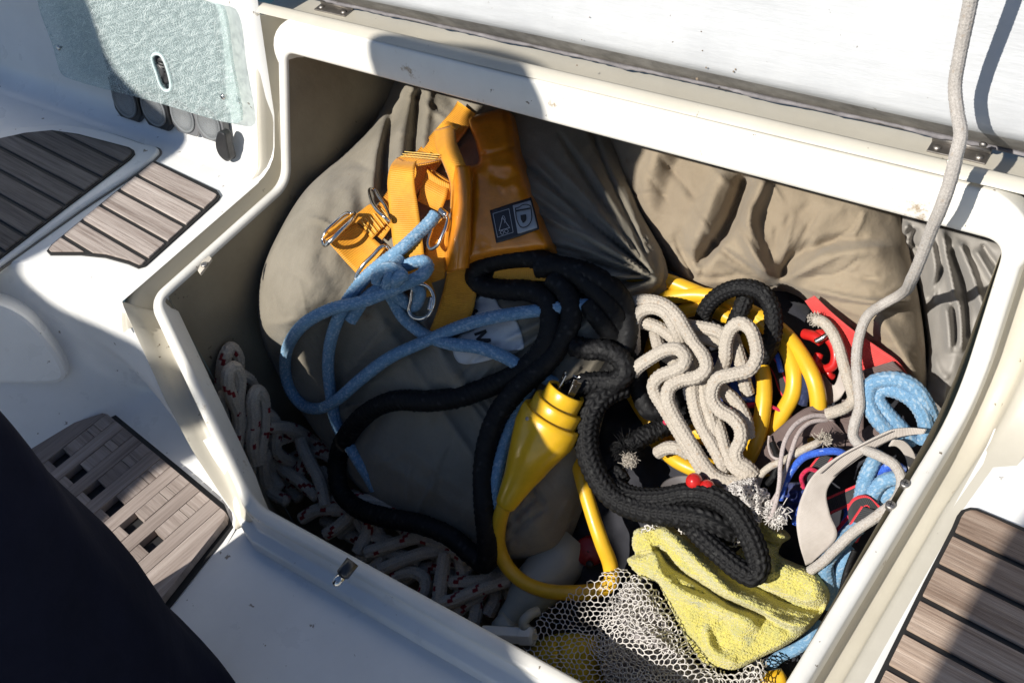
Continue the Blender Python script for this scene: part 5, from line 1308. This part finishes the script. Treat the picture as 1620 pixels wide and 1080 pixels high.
# ------------------------------------------------------------------ thin cords
DARKF2 = rope_mat('navy cord', (.012, .018, .055), (.025, .035, .09), (.05, .06, .12))
def cord(name, pts, d, mat, label, cat='cord', seed=0, parent=None, nm=None):
    P = path(pts, on=False, k=2, ds=2); R = px2m(d / 2)
    V, f, uv, ti = tube_arrays(P, R, nv=20, ds=R * .25, br=(8, R * .9, .14, .9), seed=seed, tintf=specks(.06, seed, 8, R))
    o = mesh(name, V, f, mat, parent, uv=uv, tint=ti)
    if label: tag(o, label, cat)
    return o
cord('thin_cord', [(1318, 668, .068), (1310, 659, .076), (1284, 658, .088), (1259, 671, .098), (1242, 697, .106), (1235, 731, .108), (1233, 764, .106), (1226, 800, .098), (1217, 822, .090)], 6.5, MAUVE, 'thin mauve cord arching furthest left over the blue cord', seed=1)
cord('thin_cord', [(1316, 664, .066), (1306, 664, .074), (1282, 668, .084), (1264, 684, .092), (1252, 714, .098), (1242, 746, .098), (1232, 776, .092), (1219, 800, .084), (1212, 822, .076)], 6.5, MAUVE, 'thin mauve cord lying just right of its twin', seed=2)
cord('thin_cord', [(1258, 718, .074), (1236, 726, .084), (1222, 722, .080), (1216, 704, .072), (1217, 690, .066)], 4, MAUVE, 'very thin pale cord hooked over the brown webbing', seed=3)
o = cord('white_cord', [(1256, 719, .090), (1272, 710, .094), (1290, 702, .094), (1300, 697, .090)], 11, WHITE, 'stubby white cord with a bushy frayed end on the blue cord', seed=4)
arr = []; e = pn(1300, 697, .091)
for i in range(140):
    d = unit(pn(1310, 690, .095) - e + rg2.randn(3) * .006); L = rg2.uniform(.004, .012)
    q = np.array([e + rg2.randn(3) * .002, e + d * L * .5 + rg2.randn(3) * .001, e + d * L]); arr.append(tube_arrays(catmull(q, 4), .0004, 4, .002, cap=False))
V, f, uv, ti = join(arr); mesh('frayed_tip', V, f, WHITE, o)['kind'] = 'stuff'
cord('white_cord', [(1196, 772, .070), (1203, 752, .078), (1218, 738, .084), (1244, 726, .086), (1262, 714, .080)], 10, WHITE, 'cream cord rising out of the white netting bundle', seed=6)
cord('royal_blue_cord', [(1345, 724, .080), (1326, 714, .088), (1298, 715, .092), (1272, 723, .092), (1254, 742, .090), (1241, 766, .086), (1234, 790, .078)], 10, RBLUE, 'royal blue cord arching under the white frayed cord', seed=7)
cord('royal_blue_cord', [(1258, 828, .060), (1270, 800, .072), (1284, 778, .078), (1290, 760, .072)], 11, RBLUE, 'short royal blue cord against the left edge of the grey strap', seed=8)
cord('royal_blue_cord', [(1160, 606, .056), (1172, 622, .060), (1190, 632, .060), (1212, 634, .050)], 12, RBLUE, 'royal blue cord showing behind the cream rope bundle', seed=9)
# safety tethers: black webbing edged in red
tr = thing('safety_tether', 'black webbing tether edged in red winding below the grey strap', 'tether', pn(1300, 760, .04))
rb('webbing', [(1298, 716, .074), (1278, 742, .078), (1266, 770, .072)], [(1318, 724, .074), (1300, 752, .078), (1288, 784, .070)], TRACE, tr)
rb('webbing', [(1300, 790, .050), (1350, 768, .056), (1400, 744, .056)], [(1310, 815, .050), (1360, 792, .056), (1410, 768, .056)], TRACE, tr)
rb('webbing', [(1340, 800, .066), (1352, 786, .080), (1372, 784, .080), (1392, 800, .072)], [(1346, 852, .060), (1356, 812, .074), (1372, 800, .076), (1380, 822, .068)], TRACE, tr)
rb('webbing', [(1330, 860, .070), (1344, 828, .078), (1362, 800, .078)], [(1356, 858, .070), (1372, 830, .078), (1388, 808, .078)], TRACE, tr)
tr2 = thing('safety_tether', 'black tether with red and white edge between the yellow cable loops', 'tether', pn(1235, 610, .04))
rb('webbing', [(1205, 566, .036), (1222, 590, .046), (1234, 622, .048), (1250, 640, .044)], [(1218, 558, .038), (1236, 582, .050), (1248, 612, .052), (1266, 632, .046)], TRACE, tr2)
rb('webbing', [(1150, 652, .044), (1190, 642, .052), (1230, 648, .048), (1262, 662, .04)], [(1152, 670, .044), (1192, 660, .052), (1228, 666, .048), (1256, 680, .04)], TRACE, tr2)
cord('red_lashing', [(1148, 650, .060), (1180, 640, .064), (1212, 640, .062), (1240, 652, .058)], 5, rope_mat('red cord', (.42, .012, .05), (.6, .03, .09)), 'thin red cord crossing behind the yellow cable', seed=21)
o = cord('red_lashing', [(1052, 668, .070), (1062, 662, .076), (1076, 654, .074)], 9, bpy.data.materials['red cord'], 'red cord end poking out left of the cream rope', seed=22)
for k, (a, lab) in enumerate((([(1228, 560, .062), (1233, 575, .066), (1236, 588, .064)], 'small bright blue tag of cord beside the yellow cable'),)):
    cord('blue_whipping', a, 8, RBLUE, lab, 'cord', seed=30)
cord('royal_blue_cord', [(1382, 758, .060), (1396, 744, .072), (1414, 736, .074), (1430, 744, .066)], 13, RBLUE, 'royal blue cord lump behind the hanging rope at the right rim', seed=41)
cord('royal_blue_cord', [(1322, 792, .040), (1340, 806, .046), (1334, 830, .044), (1316, 846, .038)], 9, RBLUE, 'royal blue cord curling in the dark inside the grey strap loop', seed=42)
cord('red_lashing', [(1318, 846, .050), (1334, 826, .058), (1350, 808, .056), (1358, 790, .050)], 5, bpy.data.materials['red cord'], 'red cord slanting inside the loop of the grey strap', seed=43)
cord('red_lashing', [(1272, 772, .076), (1268, 754, .084), (1280, 742, .086), (1298, 748, .082)], 6, bpy.data.materials['red cord'], 'red cord bight under the royal blue arch', seed=44)
cord('royal_blue_cord', [(1262, 556, .058), (1274, 580, .064), (1276, 610, .062), (1270, 640, .054)], 14, DARKF2, 'dark navy cord between the two outer yellow cable loops', seed=45)
cord('black_lashing', [(1222, 700, .074), (1230, 728, .080), (1224, 752, .078), (1210, 770, .070)], 9, BLACK, 'black cord under the mauve cords', seed=46)
bm = Patch([(1236, 770), (1262, 762), (1290, 772), (1282, 800), (1262, 830), (1246, 812)], n0=.040, amp=.014, w=18, ridges=[([(1244, 780), (1262, 776), (1284, 782)], 4, 4, .008), ([(1262, 815), (1272, 795), (1284, 776)], 5, 5, .010)], noise=((8, .006, 4),))
o = patch_mesh('mesh_cloth', bm, BMESHC, step=3, thick=.002); tag(o, 'crumpled royal blue mesh cloth behind the grey strap', 'cloth')
bm = Patch([(1120, 560), (1200, 575), (1216, 640), (1170, 650), (1130, 630)], n0=.020, amp=.014, w=22, noise=((14, .006, 4),))
o = patch_mesh('mesh_cloth', bm, BMESHC, step=4, thick=.002); tag(o, 'dark blue mesh cloth deep behind the cream rope', 'cloth')
# ------------------------------------------------------------------ light blue coils on the right
coil = thing('blue_rope', 'coil of faded light blue braided rope in the right corner of the locker', 'rope', pn(1420, 630, .07))
BLUE2 = rope_mat('faded blue rope', (.11, .245, .40), (.20, .355, .52), (.33, .44, .54))
blue_strand([(1425, 694, .072), (1404, 680, .080), (1384, 658, .088), (1373, 630, .092), (1378, 608, .096), (1398, 600, .098), (1424, 601, .098), (1448, 614, .094), (1464, 636, .086), (1476, 664, .070)], px2m(10.5), par=coil, on=False, mat=BLUE2, seed=11)
blue_strand([(1446, 700, .060), (1424, 676, .076), (1400, 650, .084), (1388, 630, .088), (1394, 616, .090), (1412, 616, .092), (1438, 628, .090), (1454, 645, .086), (1464, 670, .078), (1462, 700, .062)], px2m(10.5), par=coil, on=False, mat=BLUE2, seed=12)
coil2 = thing('blue_rope', 'faded light blue rope loops below the grey strap at the right rim', 'rope', pn(1390, 780, .06))
blue_strand([(1358, 812, .050), (1362, 788, .062), (1370, 755, .074), (1380, 734, .078), (1390, 716, .070)], px2m(10), par=coil2, on=False, mat=BLUE2, seed=13)
blue_strand([(1378, 806, .050), (1380, 784, .066), (1394, 764, .074), (1416, 756, .076), (1436, 762, .070), (1446, 780, .060)], px2m(10), par=coil2, on=False, mat=BLUE2, seed=14)
blue_strand([(1394, 800, .050), (1402, 784, .062), (1420, 774, .066), (1440, 782, .06)], px2m(9), par=coil2, on=False, mat=BLUE2, seed=15)
coil3 = thing('blue_rope', 'light blue rope ends running down into the corner beside the yellow cloth', 'rope', pn(1330, 900, .05))
blue_strand([(1358, 832, .072), (1340, 850, .076), (1318, 872, .074), (1306, 892, .066), (1310, 925, .040), (1306, 955, .010)], px2m(11), par=coil3, on=False, mat=BLUE2, seed=16)
blue_strand([(1345, 866, .055), (1334, 890, .056), (1326, 915, .040), (1320, 940, .015)], px2m(9), par=coil3, on=False, mat=BLUE2, seed=17)
blue_strand([(1215, 1055, .010), (1236, 1036, .018), (1258, 1026, .022), (1282, 1006, .022), (1290, 980, .016)], px2m(9), par=coil3, on=False, mat=BLUE2, seed=18)
cord('black_lashing', [(1352, 870, .070), (1340, 900, .070), (1330, 940, .060)], 8, BLACK, 'thin black cord beside the light blue rope end at the rim', seed=23)
# ------------------------------------------------------------------ small plastic things
o = thing('toggle', 'pair of red plastic toggles on a black strap under the cream rope', 'toggle', pn(1110, 768, .06))
for (px, py, r, n) in ((1098, 761, 12.5, .108), (1119, 770, 11, .106)):
    V, f = lathe([(-r * .9, r * .3), (-r * .6, r * .8), (0, r), (r * .6, r * .8), (r * .95, r * .2)], np.zeros(3), (0, 0, 1), 20)
    A_ = axes_from(NB); V = V @ A_ * px2m(1) + pn(px, py, n); mesh('toggle_ball', V, f, REDP, o)
rb('band', [(1040, 782, .070), (1048, 764, .092), (1070, 753, .102), (1096, 752, .102)], [(1054, 786, .070), (1062, 774, .090), (1078, 766, .100), (1096, 768, .100)], plain('grey rubber', (.10, .09, .09), .6), o)
o = thing('screw_cap', 'shade-darkened red plastic cap lying in shade beside the yellow cable', 'cap', pn(933, 880, .03))
V, f = lathe([(-.016, .017), (-.001, .0165), (.0015, .0145), (.002, .001)], pn(931, 872, .020), unit(NB + np.array([.2, -.3, .2])), 32, True, False)
mesh('cap_top', V, f, plain('shade-darkened red plastic', (.22, .008, .012), .4), o)  # base red darkened to stand in for the shade on the cap
V, f = lathe([(-.018, .0200), (-.013, .0200), (-.012, .017)], pn(932, 880, .012), unit(NB + np.array([.2, -.3, .2])), 32, True, True); mesh('cap_ring', V, f, bpy.data.materials['shade-darkened red plastic'], o)
V, f = lathe([(0, .0045), (.003, .0045)], pn(934, 892, .024), unit(NB + np.array([.0, -1, .2])), 14); mesh('cap_hole', V, f, INK, o)
# spray bottle: head, trigger nozzle and shoulder of the bottle
sb = thing('spray_bottle', 'off white plastic spray bottle lying in the front corner with its nozzle up', 'bottle', pn(810, 970, .0))
WPL2 = plain('milky plastic', (.30, .31, .28), .42, 0, .1, .06)
V, f = lathe([(0, .012), (.004, .014), (.020, .017), (.028, .021), (.05, .028), (.09, .030), (.12, .03)], pn(800, 985, .032), unit(pn(850, 915, .012) - pn(790, 985, .030)), 32); mesh('bottle_body', V, f, WPL2, sb)
V, f = lathe([(0, .013), (.002, .0148), (.018, .0148), (.020, .013)], pn(792, 1000, .038), unit(pn(836, 940, .03) - pn(790, 990, .03)), 24); mesh('bottle_collar', V, f, WPL2, sb)
P0_, P1_ = pn(766, 1002, .058), pn(846, 1006, .058)
dv = unit(P1_ - P0_); V, f = lathe([(0, .0105), (.010, .0105), (np.linalg.norm(P1_ - P0_) - .004, .0098), (np.linalg.norm(P1_ - P0_), .0085)], P0_, dv, 6); hd = mesh('spray_head', V, f, WPL, sb, smooth=False, bevel=.001)
V, f = lathe([(0, .0112), (.014, .0112), (.0155, .010)], pn(824, 1005, .058), dv, 6); mesh('nozzle', V, f, WPL, hd, smooth=False, bevel=.001)
P = path([(838, 1000, .056), (828, 985, .064), (838, 972, .060), (852, 966, .050)], on=False, ds=2); mesh('trigger', *tube_arrays(P, .0055, 12, .002)[:2], WPL2, sb)

# ------------------------------------------------------------------ yellow cloth
C = [(1000, 852), (1005, 838), (1023, 832), (1044, 830), (1055, 829), (1068, 836), (1090, 850), (1112, 868), (1140, 886), (1170, 868), (1196, 840), (1206, 822), (1228, 829), (1250, 849), (1236, 860), (1231, 875), (1259, 891), (1293, 904), (1306, 922), (1312, 944), (1300, 970), (1280, 994), (1244, 1020), (1205, 1039), (1161, 1059), (1138, 1056), (1110, 1046), (1098, 1028), (1080, 1000), (1070, 979), (1052, 945), (1039, 921), (1018, 914), (1000, 899), (992, 884), (1004, 876), (1000, 864)]
rc = [([(1046, 836), (1082, 868), (1120, 905), (1160, 940), (1200, 960), (1245, 985), (1290, 990)], 15, 9, .030, (.1, .2)),
      ([(1042, 868), (1070, 898), (1112, 926), (1150, 950), (1196, 968), (1246, 994)], 4, 6, -.020, (.2, .1)),
      ([(1036, 878), (1050, 912), (1090, 938), (1140, 960), (1190, 985)], 8, 12, .019, (.2, .1)), ([(1062, 920), (1100, 934), (1135, 952)], 4, 7, -.008),
      ([(1118, 1000), (1124, 1022), (1140, 1038), (1158, 1046)], 9, 7, .010, (.2, .2)), ([(1126, 992), (1134, 1014), (1150, 1028)], 7, 10, -.004), ([(1130, 986), (1160, 980), (1186, 978)], 5, 5, -.004), ([(1160, 1006), (1184, 990), (1196, 978)], 14, 14, .007),
      ([(1150, 905), (1190, 925), (1230, 945), (1270, 960), (1300, 964)], 8, 8, -.018, (.2, .3)), ([(1200, 960), (1250, 976), (1290, 974)], 6, 6, -.006), ([(1208, 860), (1212, 885), (1224, 915)], 8, 10, .012), ([(1228, 900), (1262, 905), (1290, 930), (1276, 956)], 16, 12, .010),
      ([(1000, 876), (1020, 874), (1040, 868)], 3, 4, -.012, (.4, 0)), ([(1012, 848), (1030, 840), (1045, 842)], 8, 8, .006), ([(1004, 884), (1024, 892), (1036, 912)], 8, 6, .008, (.3, .1)), ([(1090, 1010), (1104, 1030), (1120, 1045)], 6, 6, -.010),
      ([(1206, 828), (1222, 842), (1240, 852)], 12, 10, .012, (.3, .3)), ([(1204, 850), (1222, 858), (1236, 862)], 3, 4, -.010, (.4, .4)), ([(1160, 1055), (1205, 1036), (1250, 1012)], 6, 6, .004)]
ter = Patch(C, n0=.052, amp=.016, w=26, ridges=rc, noise=((30, .003, 4), (11, .0010, 7)), power=.6)
rgt = np.random.RandomState(8)
def terry_disp(Q, n):
    u = Q[:, 0] * .94 + Q[:, 1] * .34; v = -Q[:, 0] * .34 + Q[:, 1] * .94
    return .0008 * np.sin(v * 2 * math.pi / 5.2 + 1.5 * vnoise(Q, 15, 3)) + .0006 * rgt.randn(len(Q))
o = patch_mesh('terry_cloth', ter, TERRY, step=1.9, thick=.004, disp=terry_disp); tag(o, 'faded yellow terry cloth crumpled over the net bag in the sun', 'cloth')
# ------------------------------------------------------------------ netting
def net(name, patch, cell, mat, parent, R=.00055, seed=0, warp=7., jit=.14, sq=.9):
    lo = patch.o.min(0); hi = patch.o.max(0); g_ = np.random.RandomState(seed)
    s = cell / math.sqrt(3); dx = cell; dy = 1.5 * s * sq
    arr = []; nodes = {}
    def node(k, x, y):
        if k not in nodes: nodes[k] = (x + g_.randn() * jit * s * .4, y + g_.randn() * jit * s * .4)
        return nodes[k]
    E = []
    nx = int((hi[0] - lo[0]) / dx) + 3; ny = int((hi[1] - lo[1]) / dy) + 3
    for j in range(ny):
        for i in range(nx):
            cx = lo[0] - dx + i * dx + (dx / 2 if j % 2 else 0); cy = lo[1] - dy + j * dy
            top_ = node(('t', i, j), cx, cy - s * .5 * sq); bot_ = node(('b', i, j), cx, cy + s * .5 * sq)
            E.append((('t', i, j), ('b', i, j)))
            i2 = i if j % 2 else i - 1
            E.append((('b', i, j), ('t', i2, j + 1))); E.append((('b', i, j), ('t', i2 + 1, j + 1)))
    keys = list(nodes); P = np.array([nodes[k] for k in keys])
    if warp:
        P = P + np.stack([vnoise(P, 34, seed + 1), vnoise(P, 34, seed + 2)], 1) * warp + np.stack([vnoise(P, 13, seed + 3), vnoise(P, 13, seed + 4)], 1) * warp * .3
    n, ins = patch.n(P); idx = {k: q for q, k in enumerate(keys)}
    Wd = pn(P[:, 0], P[:, 1], n)
    V = []; Fc = []
    for a, b in E:
        if a not in idx or b not in idx: continue
        ia, ib = idx[a], idx[b]
        if not (ins[ia] and ins[ib]): continue
        p, q = Wd[ia], Wd[ib]; L = np.linalg.norm(q - p)
        if L < 1e-5 or L > .03: continue
        ax = axes_from(q - p, NB + np.array([.01, .02, .01])); o_ = len(V)
        mid = (p + q) / 2 - NB * R * .3
        for c, rr in ((p, R * 1.35), (mid, R), (q, R * 1.35)):
            for t in range(5):
                a_ = 2 * math.pi * t / 5; V.append(c + rr * (math.cos(a_) * ax[0] + math.sin(a_) * ax[1]))
        for k in range(2):
            for t in range(5): Fc.append([o_ + k * 5 + t, o_ + k * 5 + (t + 1) % 5, o_ + (k + 1) * 5 + (t + 1) % 5, o_ + (k + 1) * 5 + t])
    return mesh(name, V, Fc, mat, parent)
nb_ = thing('net_bag', 'white mesh net bag holding a yellow sponge at the front of the locker', 'net bag', pn(1000, 1000, .0))
N1 = [(846, 980), (866, 962), (888, 946), (925, 920), (952, 906), (976, 898), (992, 900), (1006, 912), (1018, 940), (1020, 980), (1000, 1040), (990, 1110), (960, 1150), (880, 1120), (830, 1050), (812, 1032), (836, 1018)]
net1 = Patch(N1, n0=.045, amp=.036, w=60, ridges=[([(900, 950), (930, 975), (970, 960)], 10, 10, .008), ([(850, 990), (900, 985), (950, 1000)], 8, 8, -.006), ([(880, 1000), (930, 970), (985, 950)], 5, 5, .008), ([(930, 930), (970, 940), (1000, 930)], 6, 6, -.006)], noise=((25, .004, 2),))
o = net('netting', net1, 10, NETM, nb_, seed=1, R=.0005); o['kind'] = 'stuff'
N2 = [(1006, 907), (1024, 915), (1048, 942), (1075, 985), (1100, 1030), (1150, 1062), (1205, 1042), (1216, 1048), (1212, 1075), (1190, 1130), (1080, 1170), (980, 1150), (950, 1060), (938, 1020), (950, 970), (975, 935)]
net2 = Patch(N2, n0=.056, amp=.036, w=70, ridges=[([(985, 1000), (1040, 1015), (1100, 1050)], 14, 12, .012), ([(1000, 960), (1040, 985), (1080, 1010)], 8, 10, -.010), ([(960, 1040), (1020, 1060), (1080, 1080)], 9, 9, -.008), ([(1010, 930), (1030, 960), (1040, 990)], 10, 10, .006)], noise=((22, .004, 5),))
o = net('netting', net2, 10.6, NETM, nb_, seed=2, R=.00056); o['kind'] = 'stuff'
net2b = Patch(N2, n0=.044, amp=.026, w=70, noise=((22, .004, 9),))
o = net('netting', net2b, 11, NETM, nb_, seed=6, R=.00055); o['kind'] = 'stuff'
mcl = Patch([(962, 1000), (990, 925), (1006, 918), (1040, 950), (1090, 1040), (1150, 1075), (1200, 1055), (1190, 1130), (1080, 1170), (985, 1150), (955, 1060)], n0=.032, amp=.030, w=60, ridges=[([(985, 1000), (1040, 1015), (1100, 1050)], 14, 12, .010), ([(1000, 960), (1040, 985), (1080, 1010)], 8, 10, -.012), ([(990, 1050), (1040, 1080), (1090, 1100)], 8, 10, -.010)], noise=((18, .005, 5),))
o = patch_mesh('folded_cloth', mcl, cloth_mat('mauve grey cloth', (.24, .215, .215), (.34, .31, .31), 24, .9, 600, .4), None, step=5); tag(o, 'mauve grey cloth crumpled inside the net bag behind the white mesh', 'cloth')
spg = Patch([(838, 1030), (860, 1008), (905, 1000), (945, 1010), (950, 1060), (950, 1130), (900, 1140), (850, 1080)], n0=.012, amp=.045, w=45, ridges=[([(880, 1006), (884, 1040), (884, 1090)], 3, 3, -.010)], noise=((12, .002, 3),))
o = patch_mesh('sponge', spg, SPONGE, None, step=4); tag(o, 'yellow sponge inside the net bag', 'sponge')
# knotted white netting top
nt_ = thing('netting_bundle', 'scrunched white netting tied in a bunch between the cream rope and yellow cloth', 'netting', pn(1190, 790, .07))
N3 = [(1142, 774), (1152, 764), (1176, 756), (1196, 754), (1200, 768), (1214, 774), (1220, 784), (1206, 796), (1208, 812), (1204, 826), (1196, 836), (1190, 830), (1184, 808), (1168, 800), (1150, 790)]
net3 = Patch(N3, n0=.076, amp=.028, w=20, ridges=[([(1150, 776), (1180, 782), (1206, 784)], 4, 4, .008), ([(1190, 760), (1192, 790), (1198, 826)], 4, 4, -.010), ([(1172, 765), (1180, 790), (1192, 815)], 4, 4, .008)], noise=((7, .004, 2),))
for sd_ in (3, 4, 5):
    o = net('netting', net3, 8.2, NETM, nt_, seed=sd_, R=.0007, jit=.5); o['kind'] = 'stuff'
N4 = [(1208, 790), (1222, 790), (1238, 800), (1244, 814), (1248, 826), (1236, 830), (1224, 838), (1216, 828)]
net4 = Patch(N4, n0=.070, amp=.022, w=14, noise=((6, .006, 2),))
for sd_ in (13, 14, 15):
    o = net('netting', net4, 7, NETM, nt_, seed=sd_, R=.0008, jit=.8); o['kind'] = 'stuff'
arr = []
for i in range(150):
    e = pn(1226 + rg2.randn() * 8, 815 + rg2.randn() * 7, .09); d = unit(rg2.randn(3) + NB * .5); L = rg2.uniform(.004, .012)
    q = np.array([e, e + d * L * .5 + rg2.randn(3) * .002, e + d * L]); arr.append(tube_arrays(catmull(q, 4), .0004, 4, .002, cap=False))
V, f, uv, ti = join(arr); mesh('loose_thread', V, f, NETM, nt_)['kind'] = 'stuff'
for N5, sd_ in (([(1010, 836), (1022, 826), (1045, 826), (1040, 836), (1014, 842)], 31), ([(1070, 836), (1088, 830), (1092, 848), (1080, 846)], 32), ([(1136, 862), (1160, 852), (1176, 856), (1166, 866), (1140, 872)], 33)):
    p_ = Patch(N5, n0=.074, amp=.008, w=8); o = net('netting', p_, 7, NETM, nt_, seed=sd_, R=.0007, jit=.4); o['kind'] = 'stuff'
tube('yellow_end', path([(1190, 1092, .03), (1215, 1078, .034), (1240, 1072, .03)], on=False, ds=3), px2m(14), YELLOW, cable, nv=20, ds=.004)
